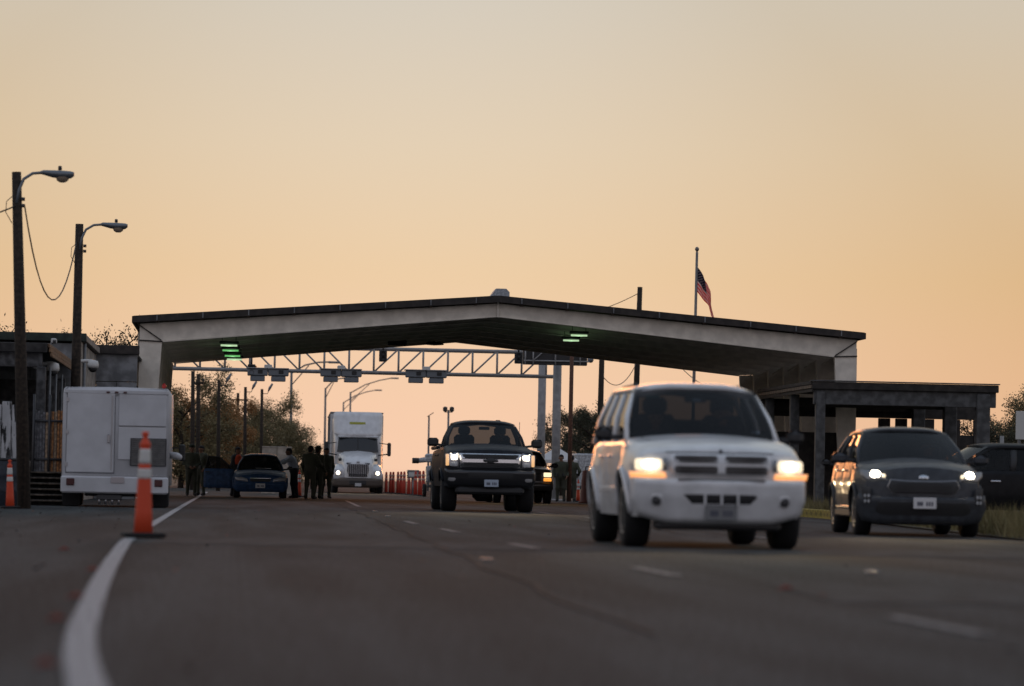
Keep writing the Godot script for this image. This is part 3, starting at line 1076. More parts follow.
func build_trees() -> void:
	var bark := worn("bark", 0.05, 0.036, 0.026, 0.95, 0.5, 0.6)
	var brown := leaf_mat("autumn_leaf", 0.34, 0.18, 0.075)
	var olive := leaf_mat("olive_leaf", 0.17, 0.135, 0.07)
	var dark := leaf_mat("dark_leaf", 0.045, 0.043, 0.024)
	var proto := [make_tree(11, 4.4, 1.9, 30000, 0.05, bark, brown, 0.06), make_tree(12, 4.6, 2.2, 32000, 0.05, bark, olive, 0.06), make_tree(13, 5.0, 1.7, 18000, 0.045, bark, dark, 0.14), make_tree(14, 4.2, 1.2, 3600, 0.045, bark, dark, 0.5)]
	var kinds := ["rust brown leafy tree", "olive green spreading tree", "dark green dense tree", "sparse tree with thin bare twigs"]
	# [pixel x, pixel y of the top, D, kind, where]
	var spots := [
		[196, 384, 200, 0, "behind the canopy's wall column by the two officers"],
		[212, 398, 205, 0, "leaning over the blue sedan's open door"],
		[230, 412, 215, 1, "between the two near lamp poles past the canopy"],
		[250, 410, 225, 1, "behind the second cobra head lamp pole"],
		[264, 402, 220, 1, "behind the third cobra head lamp pole"],
		[280, 414, 230, 1, "behind the beige block wall"],
		[297, 436, 240, 1, "thinning out towards the semi truck"],
		[183, 380, 195, 1, "pressed against the canopy wall behind the white box van"],
		[312, 446, 230, 3, "low beyond the officers beside the semi truck"],
		[575, 398, 175, 2, "right behind the gantry columns"],
		[588, 392, 165, 2, "behind the two officers by the tent"],
		[606, 396, 170, 2, "behind the white sport utility's shoulder"],
		[562, 420, 190, 2, "low behind the white tent"],
		[38, 322, 108, 3, "poking over the office roof by the porch camera"],
		[56, 328, 110, 3, "poking over the office roof near the lamp pole"],
		[108, 322, 112, 3, "rising over the link wing beside the canopy"],
		[122, 326, 115, 3, "rising over the link wing at the canopy eave"],
		[868, 422, 150, 2, "seen through the first shelter opening"],
		[915, 424, 150, 2, "seen through the middle shelter openings"],
		[958, 420, 150, 2, "seen through the last shelter opening"],
		[1000, 398, 125, 2, "beside the white sign board past the shelter"],
		[1028, 404, 118, 1, "over the parked black sedan"],
		[1012, 412, 112, 2, "low behind the parked black sedan"],
	]
	var used := {}
	var heights := [4.4 * 1.02, 4.6 * 1.02, 5.0 * 1.0, 4.2 * 0.93]
	for i in spots.size():
		var s: Array = spots[i]
		var kind: int = s[3]
		var o: Node3D = proto[kind]
		if used.has(kind):
			o = proto[kind].duplicate()
		used[kind] = true
		name_it(o, ["brown_tree", "olive_tree", "dark_tree", "bare_tree"][kind])
		add_child(o)
		var size: float = maxf(hy(s[0], s[1], s[2]), 1.5) / heights[kind]
		o.position = V(at(s[0], s[1], s[2]).x, 0, -s[2])
		o.rotation.y = i * 1.7
		o.scale = Vector3(1.05, 1.0, 1.05) * size if kind != 3 else Vector3(0.8, 1.0, 0.8) * size
		tag(o, kinds[kind] + " " + s[4], "tree", "trees around the checkpoint")

# ---------------------------------------------------------------- poles and lamps
func wood_pole(px_top: float, py_top: float, px_low: float, py_low: float, D: float, r0: float, r1: float, label: String, called := "utility_pole", mat: Material = null) -> Node3D:
	var a := at(px_low, py_low, D)
	var b := at(px_top, py_top, D)
	var dir := (b - a) / (b.y - a.y)
	var base := a - dir * a.y
	var t := thing(called, label, "pole", V(base.x, 0, -D))
	var top := b - V(base.x, 0, -D)
	tb("shaft", [V(0, -0.05, 0), top * 0.5, top], [r0, lerpf(r0, r1, 0.5), r1], mat if mat else mats.wood_pole, t, 12)
	return t

func cobra_lamp(t: Node3D, top: Vector3, arm: float, drop: float, label: String, size := 1.0) -> void:
	# curved arm on the pole (a part), lamp head at its end
	tb("lamp_arm", [top + V(0.02, -drop - 0.25 * size, 0.08), top + V(0.06, -drop, 0.08), top + V(0.3 * arm, -drop + 0.2 * size, 0.06), top + V(0.65 * arm, -drop + 0.31 * size, 0.04), top + V(arm, -drop + 0.33 * size, 0)], 0.028 * size, mats.lamp_housing, t, 8)
	var e := top + V(arm - 0.05, -drop + 0.33 * size, 0)
	var head := Node3D.new()
	head.name = "lamp_head"
	t.add_child(head)
	head.position = e
	head.scale = Vector3.ONE * size
	var st := S()
	var rings := []
	for q in [[0.0, 0.02, 0.03, 0.0], [0.08, 0.05, 0.07, 0.01], [0.25, 0.075, 0.13, -0.01], [0.42, 0.085, 0.16, -0.02], [0.58, 0.075, 0.14, -0.02], [0.64, 0.04, 0.08, -0.01]]:
		var ring := []
		for k in 14:
			var a := TAU * k / 14
			ring.append(V(q[0], q[3] + sin(a) * q[1] * (0.8 if sin(a) > 0 else 1.0), cos(a) * q[2]))
		rings.append(ring)
	loft(st, rings)
	put("housing", st, mats.lamp_housing, head)
	st = S()
	lathe(st, [[0.12, 0.02], [0.125, -0.03], [0.10, -0.09], [0.05, -0.12], [0.005, -0.125]], 16, Transform3D(Basis(), V(0.43, -0.05, 0)))
	put("refractor", st, mt("old_refractor", 0.30, 0.24, 0.18, 0.25), head)
	st = S()
	lathe(st, [[0.035, 0.0], [0.035, 0.06], [0.03, 0.075], [0.005, 0.08]], 10, Transform3D(Basis(), V(0.38, 0.055, 0)))
	put("photocell", st, mats.dark_metal, head)

func build_poles() -> void:
	# two near wooden poles with lamps, joined by a cable
	var p1 := wood_pole(16.5, 172, 24, 505, 64.5, 0.125, 0.085, "tall weathered wooden pole with lamp before the white board fence", "lamp_pole")
	var top1 := at(16.5, 172, 64.5)
	var l1 := top1 - p1.position
	cobra_lamp(p1, l1, 0.46, 0.33, "")
	var p2 := wood_pole(79.5, 224, 75.5, 388, 80.0, 0.125, 0.09, "wooden lamp pole rising behind the white box van", "lamp_pole")
	var top2 := at(79.5, 224, 80.0)
	cobra_lamp(p2, top2 - p2.position, 0.5, 0.33, "")
	for pr in [[p1, l1], [p2, top2 - p2.position]]:
		for k in 2:
			tb("insulator", [pr[1] + V(0.1, -0.5 - 0.12 * k, 0.06), pr[1] + V(0.17, -0.5 - 0.12 * k, 0.06)], 0.035, mats.dark_metal, pr[0], 8)
		tb("service_drop", [pr[1] + V(-0.05, -0.45, 0.1), pr[1] + V(-0.16, -0.55, 0.1), pr[1] + V(-0.17, -0.75, 0.1), pr[1] + V(-0.05, -0.95, 0.1)], 0.008, mats.cable, pr[0], 5)
	var wires: Material = mats.cable
	var a := at(24.5, 205, 64.5)
	var b := at(77, 240, 80.0)
	var w := tb("overhead_cable", sag_line(a, b, 1.55), 0.014, wires, null, 6)
	tag(w, "slack black cable drooping between the two lamp poles", "cable")
	w = tb("overhead_cable", sag_line(at(20, 204, 64.5), at(-140, 220, 62), 0.25), 0.014, wires, null, 6)
	tag(w, "black cable running off from the nearer lamp pole", "cable")

	# poles past the canopy with little cobra heads
	var lp := [[219, 380, 165.0, "slim lamp pole rising out of the rust brown tree"], [245.5, 387, 180.0, "slim lamp pole standing beside the crossarm pole"], [262, 389, 190.0, "slim lamp pole behind the blue sedan roof"]]
	for q in lp:
		var t := wood_pole(q[0], q[1], q[0] - 1.0, 480, q[2], 0.10, 0.075, q[3], "slim_lamp_pole")
		var tp: Vector3 = at(q[0], q[1], q[2]) - t.position
		tb("lamp_arm", [tp + V(0, -0.25, 0), tp + V(0.3, -0.25, 0), tp + V(0.36, -0.1, 0)], 0.02, mats.dark_metal, t, 6)
		var st := S()
		tube(st, [tp + V(0.34, -0.12, 0), tp + V(0.42, 0.06, 0.0), tp + V(0.56, 0.30, 0.02)], [0.03, 0.075, 0.05], 8)
		put("lamp_head", st, mats.lamp_housing, t)
	for q in [[193, 371, 170.0, 0.5, "dark wooden pole behind the canopy's rear column"], [198.5, 374, 172.0, 0.6, "wooden pole with a crossarm behind the canopy's rear column"], [238, 393, 230.0, 1.3, "distant pole with a long crossarm among the olive trees"]]:
		var t := wood_pole(q[0], q[1], q[0] - 0.8, 480, q[2], 0.12, 0.09, q[4])
		var tp: Vector3 = at(q[0], q[1], q[2]) - t.position
		if q[3] > 0.55:
			bx("crossarm", tp + V(0, -0.45, 0.1), V(q[3], 0.1, 0.1), mats.wood_pole, t)
			for k in [-0.42, 0.42]:
				tb("insulator", [tp + V(q[3] * k, -0.4, 0.1), tp + V(q[3] * k, -0.22, 0.1)], 0.04, mats.dark_metal, t, 6)
	# tall steel highway lamps beyond
	for q in [[291.5, 372, 260.0, 330, 362, "steel highway lamp left of the semi truck"], [325.5, 388, 330.0, 344, 378, "steel highway lamp beside the semi truck"], [350.5, 392, 380.0, 392, 378, "steel highway lamp with long arm above the semi truck"], [343.5, 402, 430.0, 376, 390, "farthest steel highway lamp above the semi truck"]]:
		var t := wood_pole(q[0], q[1], q[0] - 1.2, 480, q[2], 0.14, 0.09, q[5].replace("left of", "beside the trees near"), "highway_lamp", mats.steel_grey)
		var tp: Vector3 = at(q[0], q[1], q[2]) - t.position
		var e: Vector3 = at(q[3], q[4], q[2]) - t.position
		tb("lamp_arm", [tp + V(0, -0.1, 0), tp.lerp(e, 0.35) + V(0, 0.25, 0), tp.lerp(e, 0.7) + V(0, 0.2, 0), e], 0.06, mats.steel_grey, t, 6)
		tb("arm_stay", [tp + V(0, -1.0, 0), tp.lerp(e, 0.45) + V(0, 0.15, 0)], 0.04, mats.steel_grey, t, 6)
		bx("lamp_head", e + V(0.3, -0.02, 0), V(0.9, 0.16, 0.35), mats.lamp_housing, t, 0.05)
	# poles on the far right of the lanes
	var u1 := wood_pole(640, 287, 636.5, 386, 150.0, 0.15, 0.11, "tall dark utility pole rising above the canopy roof")
	var u2 := wood_pole(602, 352, 598.5, 480, 142.0, 0.14, 0.11, "dark utility pole with a bracket camera beside the gantry")
	wood_pole(572, 350, 569, 500, 128.0, 0.085, 0.075, "thin rust brown pole between gantry columns and tent", "steel_pole", worn("rust_pole", 0.16, 0.07, 0.04, 0.8, 0.6, 0.6))
	var q3 := at(593, 359, 141)
	var bc := thing("bracket_camera", "white dome camera on a bracket of the dark utility pole", "camera", q3)
	tb("bracket", [V(-0.05, 0.05, 0), V(0.35, 0.06, 0)], 0.04, mats.white_band, bc, 6)
	var st0 := S()
	lathe(st0, [[0.04, 0.08], [0.12, 0.04], [0.13, -0.05], [0.08, -0.14], [0.01, -0.16]], 12, Transform3D(Basis(), V(-0.1, 0, 0)))
	put("dome", st0, mats.lamp_housing, bc)
	w = tb("overhead_cable", sag_line(at(600, 372, 142), at(637, 362, 150), 0.75), 0.016, wires, null, 6)
	tag(w, "drooping cable between the two dark utility poles", "cable")
	w = tb("overhead_cable", sag_line(at(639, 293, 150), at(545, 318, 160), 0.3), 0.016, wires, null, 6)
	tag(w, "cable from the tall utility pole down behind the roof", "cable")
	w = tb("overhead_cable", sag_line(at(676, 362, 150), at(720, 392, 140), 0.2), 0.016, wires, null, 6)
	tag(w, "cable crossing below the canopy beside the flagpole", "cable")
	for q in [[429, 416, 240.0, "thin pole with a tilted panel by the dark pickup"], [448.5, 410, 210.0, "thin pole carrying a pair of small cameras"]]:
		var t := wood_pole(q[0], q[1], q[0] - 1.0, 480, q[2], 0.08, 0.06, q[3], "thin_pole", mats.steel_grey)
		var tp: Vector3 = at(q[0], q[1], q[2]) - t.position
		if q[0] < 440:
			bx("panel", tp + V(0.1, 0.1, 0), V(0.5, 0.05, 0.4), mats.dark_metal, t, 0.01, Basis(Vector3.BACK, 0.6))
		else:
			for k in [-1, 1]:
				bx("camera_head", tp + V(k * 0.2, 0.05, 0), V(0.26, 0.3, 0.3), mats.dark_metal, t, 0.06)
			bx("bracket", tp + V(0, -0.12, 0), V(0.5, 0.06, 0.1), mats.steel_grey, t)
	# flagpole and flag
	var fp := wood_pole(697, 252, 693.8, 386, 132.0, 0.075, 0.05, "pale flagpole with ball top rising behind the canopy", "flagpole", worn("flagpole_metal", 0.24, 0.23, 0.22, 0.5, 1.0, 0.8, 0.4))
	var ft: Vector3 = at(697, 252, 132.0) - fp.position
	var st := S()
	lathe(st, [[0.005, 0.2], [0.06, 0.17], [0.085, 0.11], [0.06, 0.05], [0.02, 0.0]], 14, Transform3D(Basis(), ft))
	put("ball", st, worn("flagpole_metal", 0, 0, 0), fp)
	build_flag(at(697.6, 267, 132.0))

# the flag hangs slack: its cloth gathered in deep folds beside the pole
func build_flag(top: Vector3) -> void:
	var t := thing("flag", "limp striped red and white flag with dark blue canton on the flagpole", "flag", top)
	var im := Image.create(260, 130, false, Image.FORMAT_RGB8)
	for k in 13:
		im.fill_rect(Rect2i(0, k * 10, 260, 10), Color(0.88, 0.08, 0.12) if k % 2 == 0 else Color(0.92, 0.86, 0.84))
	im.fill_rect(Rect2i(0, 0, 104, 70), Color(0.06, 0.07, 0.18))
	for r in 9:
		for c in (6 if r % 2 == 0 else 5):
			im.fill_rect(Rect2i(6 + c * 17 + (8 if r % 2 else 0), 4 + r * 7, 4, 4), Color(0.75, 0.73, 0.72))
	var m := mt("flag_cloth", 1, 1, 1, 0.9)
	m.albedo_texture = ImageTexture.create_from_image(im)
	m.cull_mode = BaseMaterial3D.CULL_DISABLED
	m.backlight_enabled = true
	m.backlight = Color(0.95, 0.85, 0.83)
	var st := SurfaceTool.new()
	st.begin(Mesh.PRIMITIVE_TRIANGLES)
	st.set_smooth_group(0)
	var nu := 36
	var nv := 20
	var pos := func(u: float, v: float) -> Vector3:
		# the fly falls from the hoist at a steep angle, in soft folds
		var out := u * 1.25 * (1.0 - 0.45 * u) * (0.8 + 0.2 * v)
		var drop := v * 0.95 + u * 1.30
		var fold := (0.09 * sin(u * 15.0 + v * 2.2) + 0.04 * sin(u * 29.0 - v * 3.0)) * minf(u * 4.0, 1.0)
		return Vector3(out + 0.05 * sin(u * 11.0 + v * 3.5) * u, -drop, fold)
	for i in nu:
		for j in nv:
			var c := []
			for q in [[i, j], [i + 1, j], [i + 1, j + 1], [i, j], [i + 1, j + 1], [i, j + 1]]:
				var u: float = q[0] / float(nu)
				var v: float = q[1] / float(nv)
				st.set_uv(Vector2(u, v))
				st.add_vertex(pos.call(u, v))
	put("cloth", st, m, t)
# ---------------------------------------------------------------- vehicles
# car axes: front bumper at z = 0 looking along +z, body runs to z = -L, x across, y up. d = distance back from the front.

func wheel_part(t: Node3D, x: float, R: float, z: float, w: float, spokes: int) -> Node3D:
	var n := Node3D.new()
	n.name = "wheel"
	t.add_child(n, true)
	n.position = V(x, R, z)
	n.rotation.y = 0.0 if x > 0 else PI
	var xf := Transform3D(Basis(Vector3.BACK, -PI / 2), Vector3.ZERO)   # lathe axis y -> +x
	var st := S()
	var h := w * 0.5
	lathe(st, [[R * 0.60, -h * 0.9], [R * 0.78, -h], [R * 0.93, -h * 0.92], [R, -h * 0.62], [R, h * 0.62], [R * 0.93, h * 0.92], [R * 0.78, h], [R * 0.60, h * 0.9]], 28, xf)
	put("tyre", st, mats.rubber, n)
	st = S()
	lathe(st, [[R * 0.61, -h * 0.3], [R * 0.63, h * 0.92], [R * 0.58, h * 0.90], [R * 0.55, h * 0.45], [R * 0.1, h * 0.40]], 28, xf)
	for k in spokes:
		var a := TAU * k / spokes
		var dir := V(0, cos(a), sin(a))
		bar(st, dir * R * 0.1 + V(h * 0.62, 0, 0), dir * R * 0.58 + V(h * 0.72, 0, 0), 0.05 * R / 0.35, 0.05, 0.01)
	st.set_smooth_group(0)
	lathe(st, [[0.01, h * 0.4], [R * 0.16, h * 0.5], [R * 0.14, h * 0.78], [0.01, h * 0.82]], 12, xf)
	put("rim", st, mats.alloy, n)
	return n

func make_car(p: Dictionary) -> Dictionary:
	var t := thing(p.called, p.label, p.category, p.where, p.get("turn", 0.0), p.get("group", ""))
	var L: float = p.L
	var W: float = p.W
	var R: float = p.R
	var rc: float = p.get("rc", 0.1)
	var bow: float = p.bow
	var clear: float = p.clear
	var arch: float = p.get("arch", R + 0.06)
	var front := func(x: float, y: float) -> Vector3:
		return V(x, y, -bow * pow(absf(x) / W, 2.6) - tab(p.lean, y))
	var side_x := func(d: float, y: float) -> float:
		var f: float = 1.0 - p.get("front_pinch", 0.05) * pow(1.0 - clampf(d / 0.9, 0.0, 1.0), 2.0) - p.get("rear_pinch", 0.06) * pow(1.0 - clampf((L - d) / 0.9, 0.0, 1.0), 2.0)
		var fl := 0.0
		for wz in p.wheels:
			fl += p.get("flare", 0.0) * exp(-pow((d - wz) / (arch * 0.85), 4.0)) * clampf(1.0 - absf(y - R - 0.2) / 0.55, 0.0, 1.0)
		return W * f * tab(p.sect, y) + fl
	var low := func(d: float) -> float:
		var y: float = clear + 0.10 * pow(clampf(1.0 - (L - d) / 0.8, 0.0, 1.0), 2.0)
		for wz in p.wheels:
			if absf(d - wz) < arch:
				y = maxf(y, R + sqrt(arch * arch - (d - wz) * (d - wz)) - 0.02)
		return y
	# stations along the car, closer together round the wheel arches
	var ds := [0.0, 0.04, 0.1, 0.18]
	var d0 := 0.28
	while d0 < L - 0.05:
		ds.append(d0)
		var near := false
		for wz in p.wheels:
			if absf(absf(d0 - wz) - arch) < 0.16:
				near = true
		d0 += 0.035 if near else 0.11
	ds.append_array([L - 0.03, L])
	var rings := []
	var front_ring := PackedVector2Array()
	for d in ds:
		var yt: float = tab(p.top, d)
		var yb: float = minf(low.call(d), yt - rc - 0.03)
		var half := []
		for k in 9:
			var y := lerpf(yb, yt - rc, k / 8.0)
			half.append(Vector2(side_x.call(d, y), y))
		var xs: float = half[8].x
		for k in range(1, 5):
			var a := PI / 2 * k / 4.0
			half.append(Vector2(xs - rc * 1.25 * (1.0 - cos(a)), yt - rc + rc * sin(a)))
		var xt: float = half[12].x
		for k in range(1, 5):
			var x := xt * (1.0 - k / 4.0)
			half.append(Vector2(x, yt + p.get("crown", 0.04) * (1.0 - pow(x / xt, 2.0))))
		var ring := []
		var fb := pow(1.0 - clampf(d / 1.0, 0.0, 1.0), 1.0)
		var rb := pow(1.0 - clampf((L - d) / 0.8, 0.0, 1.0), 1.0)
		var all := half.duplicate()
		for k in range(half.size() - 2, -1, -1):
			all.append(Vector2(-half[k].x, half[k].y))
		for q in all:
			var z: float = -d + fb * (front.call(q.x, q.y).z) + rb * (p.get("rear_bow", 0.1) * pow(absf(q.x) / W, 2.0) + tab(p.get("rear_lean", [[0, 0], [1, 0]]), q.y))
			ring.append(V(q.x, q.y, z))
		if d == 0.0:
			for q in all:
				front_ring.append(q)
		rings.append(ring)
	var st := S()
	loft(st, rings, false)
	var last: Array = rings[rings.size() - 1]
	cap(st, last, false)
	var body := put("body", st, p.paint, t)
	st = S()
	pillow(st, front_ring, front, V(0, 0, 1), 0.0, 0.01, 0.07)
	put("front_panel", st, p.paint, t)
	# dark floor pan between the wheels
	bx("floor_pan", V(0, clear + 0.2, -L * 0.5), V((W - p.tyre_w - 0.06) * 2.0, 0.3, L - 0.5), mats.black_plastic, t, 0.05)
	for wz in p.wheels:
		tb("axle", [V(-W + 0.15, R, -wz), V(W - 0.15, R, -wz)], 0.06, mats.black_plastic, t, 8)
	var wn := 0
	for wz in p.wheels:
		for s in [-1, 1]:
			wheel_part(t, s * (W + p.get("flare", 0.0) * 0.6 - p.tyre_w * 0.5 - 0.015), R, -wz, p.tyre_w, p.get("spokes", 5))
	# arch lips
	if p.get("lip", true):
		for wz in p.wheels:
			for s in [-1, 1]:
				var pts := []
				for k in 13:
					var a := PI * k / 12.0
					var y: float = R - 0.02 + sin(a) * arch
					var d: float = wz + cos(a) * arch
					if y > clear:
						pts.append(V(s * (side_x.call(d, y) + 0.005), y, -d))
				tb("arch_lip", pts, 0.028, p.get("lip_mat", p.paint), t, 6)
	# cabin
	var c: Dictionary = p.cab
	var roof_y := func(u: float, d: float) -> float:
		var edge := clampf((d - c.a1[0]) / 0.35, 0.0, 1.0)
		var edge2 := clampf((c.r1[0] - d) / 0.35, 0.0, 1.0)
		return lerpf(c.a1[1], c.r1[1], (d - c.a1[0]) / (c.r1[0] - c.a1[0])) + c.get("dome", 0.075) * (1.0 - pow(absf(u), 3.6)) + 0.05 * sqrt(edge) * sqrt(edge2) - 0.03
	rings = []
	var n := 14
	for i in n + 1:
		var d := lerpf(c.a1[0] - 0.05, c.r1[0] + 0.05, i / float(n))
		var ring := []
		for k in 15:
			var u := -1.0 + k / 7.0
			var x: float = u * c.wr * (1.0 - 0.04 * pow(1.0 - clampf((d - c.a1[0] + 0.05) / 0.5, 0, 1), 2.0))
			ring.append(V(x, roof_y.call(u, d), -d - c.bow * 0.7 * u * u * (1.0 - i / float(n))))
		for k in range(14, -1, -1):
			ring.append(ring[k] + V(-ring[k].x * 0.02, -0.055, 0))
		rings.append(ring)
	st = S()
	loft(st, rings)
	put("roof", st, p.paint, t)
	var belt: float = c.a0[1]
	# pillar lines: front and rear ends, and those between by their distance back
	var pil := []
	var foot := func(s: float, f: float) -> Vector3:
		return V(s * c.wb, lerpf(c.a0[1], c.r0[1], f) - 0.03, -lerpf(c.a0[0], c.r0[0], f) - c.bow * (1.0 - f))
	var head := func(s: float, f: float) -> Vector3:
		return V(s * c.wr * 0.985, lerpf(c.a1[1], c.r1[1], f) - 0.035, -lerpf(c.a1[0], c.r1[0], f) - c.bow * 0.7 * (1.0 - f))
	var fs: Array = [0.0] + c.posts + [1.0]
	for s in [-1.0, 1.0]:
		for i in fs.size():
			st = S()
			var w: float = c.get("post_w", 0.05)
			if i == 0:
				w = c.get("a_w", 0.045)
			elif i == fs.size() - 1:
				w = c.get("d_w", 0.09)
			var a: Vector3 = foot.call(s, fs[i])
			var b: Vector3 = head.call(s, fs[i])
			var m := a.lerp(b, 0.5) + V(s * 0.03, 0, 0)
			# flat pillar: thin across the car, wide along it
			var prs := []
			for q in [a, m, b]:
				var pr := []
				for k in 10:
					var an := TAU * k / 10
					pr.append(q + V(cos(an) * minf(w, 0.032), 0, sin(an) * w * 1.25))
				prs.append(pr)
			loft(st, prs)
			put("pillar", st, p.paint if i == 0 or i == fs.size() - 1 or p.get("white_posts", false) else mats.black_plastic, t)
		for i in fs.size() - 1:
			st = S()
			var a: Vector3 = foot.call(s, fs[i])
			var b: Vector3 = foot.call(s, fs[i + 1])
			var e: Vector3 = head.call(s, fs[i + 1])
			var g: Vector3 = head.call(s, fs[i])
			var bulge := V(s * 0.025, 0, 0)
			quad(st, a, b, b.lerp(e, 0.5) + bulge, a.lerp(g, 0.5) + bulge)
			quad(st, a.lerp(g, 0.5) + bulge, b.lerp(e, 0.5) + bulge, e, g)
			put("side_window", st, mats.tint if p.get("dark_glass", true) and i > 0 else mats.windscreen, t)
	for e in [0, 1]:
		st = S()
		var nx := 12
		var ny := 5
		var gp := func(i: int, j: int) -> Vector3:
			var u := -1.0 + 2.0 * i / nx
			var v := j / float(ny)
			var a0: Array = c.a0 if e == 0 else c.r0
			var a1: Array = c.a1 if e == 0 else c.r1
			var bw: float = c.bow if e == 0 else -0.06
			var x: float = u * lerpf(c.wb, c.wr * 0.985, v)
			return V(x, lerpf(a0[1] - 0.02, a1[1] + 0.01, v) + 0.03 * (1 - u * u) * v, -lerpf(a0[0], a1[0], v) - bw * lerpf(1.0, 0.7, v) * u * u - (0.03 if e == 0 else -0.03) * (1.0 - 4.0 * (v - 0.5) * (v - 0.5)) * -1.0)
		for i in nx:
			for j in ny:
				quad(st, gp.call(i, j), gp.call(i + 1, j), gp.call(i + 1, j + 1), gp.call(i, j + 1))
		put("windshield" if e == 0 else "rear_window", st, p.get("screen_glass", mats.windscreen) if e == 0 or not p.get("dark_glass", true) else mats.tint, t)
	# inside: shelf at belt height, dashboard, seats, steering wheel
	var lenc: float = c.r0[0] - c.a0[0]
	bx("cabin_floor", V(0, belt - 0.035, -(c.a0[0] + c.r0[0]) * 0.5 - 0.1), V(c.wb * 1.9, 0.09, lenc - 0.3), mats.interior, t, 0.02)
	bx("dashboard", V(0, belt + 0.0, -c.a0[0] - c.bow - 0.28), V(c.wb * 1.8, 0.12, 0.5), mats.interior, t, 0.05)
	for s in [-1, 1]:
		bx("seat", V(s * c.wb * 0.46, belt + 0.10, -c.a0[0] - 1.25), V(0.46, 0.34, 0.14), mats.seat_cloth, t, 0.06)
		bx("headrest", V(s * c.wb * 0.46, belt + 0.36, -c.a0[0] - 1.28), V(0.27, 0.19, 0.1), mats.seat_cloth, t, 0.045)
	if lenc > 2.2:
		bx("rear_seat", V(0, belt + 0.08, -c.a0[0] - 2.1), V(c.wb * 1.6, 0.3, 0.14), mats.seat_cloth, t, 0.06)
	st = S()
	var ringp := []
	for k in 17:
		var a := TAU * k / 16.0
		ringp.append(V(c.wb * 0.46 + cos(a) * 0.18, belt + 0.07 + sin(a) * 0.17, -c.a0[0] - c.bow - 0.62 + sin(a) * 0.06))
	tube(st, ringp, 0.016, 6, false)
	put("steering_wheel", st, mats.black_plastic, t)
	bx("mirror_inside", V(0, lerpf(c.a0[1], c.a1[1], 0.82), -lerpf(c.a0[0], c.a1[0], 0.82) - 0.1), V(0.24, 0.07, 0.03), mats.black_plastic, t, 0.015)
	# door mirrors
	var ms: Array = p.get("mirror", [0.22, 0.15, 0.12])
	for s in [-1, 1]:
		var at_m := V(s * (side_x.call(c.a0[0], belt - 0.1) + ms[2] + ms[0] * 0.35), belt + p.get("mirror_up", 0.05), -c.a0[0] - c.bow - 0.18)
		var mn := bx("door_mirror", at_m, V(ms[0], ms[1], 0.1), p.get("mirror_mat", mats.black_plastic), t, 0.045)
		st = S(false)
		bar(st, at_m + V(-s * ms[0] * 0.3, -ms[1] * 0.25, 0), V(s * (c.wb - 0.02), belt - 0.0, -c.a0[0] - c.bow - 0.2), 0.05, 0.05, 0.01)
		put("mirror_arm", st, mats.black_plastic, mn).position = Vector3.ZERO
	return {"node": t, "front": front, "side": side_x, "p": p, "low": low}

func fpanel(car: Dictionary, called: String, poly: PackedVector2Array, mat: Material, t := 0.02, b := 0.02, cell := 0.06, base := 0.0) -> MeshInstance3D:
	var st := S()
	pillow(st, poly, car.front, V(0, 0, 1), t, b, cell, base)
	return put(called, st, mat, car.node)

func fpair(car: Dictionary, called: String, poly: PackedVector2Array, mat: Material, t := 0.02, b := 0.02, cell := 0.06, base := 0.0) -> Array:
	return [fpanel(car, called, poly, mat, t, b, cell, base), fpanel(car, called, mirrored(poly), mat, t, b, cell, base)]

# door skins on both flanks, standing a little proud of the body, each with its handle
func doors(car: Dictionary, cuts: Array, y0: float, y1: float, mat: Material, handle_mat: Material) -> void:
	for s in [-1, 1]:
		for i in cuts.size() - 1:
			var poly := round_rect(cuts[i] + 0.012, y0, cuts[i + 1] - 0.012, y1, 0.05)
			var st := S()
			var sd: Callable = car.side
			pillow(st, poly, func(d: float, y: float) -> Vector3: return V(s * (sd.call(d, y) + 0.002), y, -d), V(s, 0, 0), 0.006, 0.015, 0.12)
			var door := put("door", st, mat, car.node)
			bx("handle", V(s * (sd.call(cuts[i + 1] - 0.2, y1 - 0.12) + 0.03), y1 - 0.12, -cuts[i + 1] + 0.2), V(0.035, 0.03, 0.2), handle_mat, door, 0.01)

# a registration plate; its characters are too small to read in the photograph and show only as grey marks
func plate(car: Dictionary, x: float, y: float, w: float, h: float, out: float, mat: Material) -> void:
	var q: Vector3 = car.front.call(x, y)
	var pl := bx("number_plate", V(x, y, q.z + out), V(w, h, 0.012), mat, car.node, 0.004)
	for g in [[-0.34, -0.08], [0.04, 0.38]]:
		for k in 3:
			bx("plate_mark", V(x + w * lerpf(g[0], g[1], (k + 0.5) / 3.0), y - h * 0.06, q.z + out + 0.0075), V(w * 0.07, h * 0.36, 0.004), mats.plate_ink, pl, 0.0)

func headlamp(car: Dictionary, poly: PackedVector2Array, key: String, spot_energy: float, aim := Vector3(0, -0.06, 1), t := 0.03) -> void:
	for s in [1, -1]:
		var pl := poly if s > 0 else mirrored(poly)
		fpanel(car, "headlamp", pl, mats[key], t, 0.015, 0.05)
		var c := Vector2.ZERO
		for q in pl:
			c += q / pl.size()
		if spot_energy <= 0:
			continue
		var sp := SpotLight3D.new()
		sp.name = "headlamp_beam"
		sp.light_energy = spot_energy
		sp.light_color = Color(1.0, 0.86, 0.66)
		sp.light_size = 0.08
		sp.spot_angle = 32
		sp.spot_range = 60
		sp.spot_attenuation = 2.0
		sp.shadow_enabled = true
		car.node.add_child(sp, true)
		var f: Vector3 = car.front.call(c.x, c.y)
		var o: Vector3 = car.node.transform * (f + V(0, 0, t + 0.12))
		sp.look_at_from_position(o, o + car.node.transform.basis * (aim * 10.0), Vector3.UP)

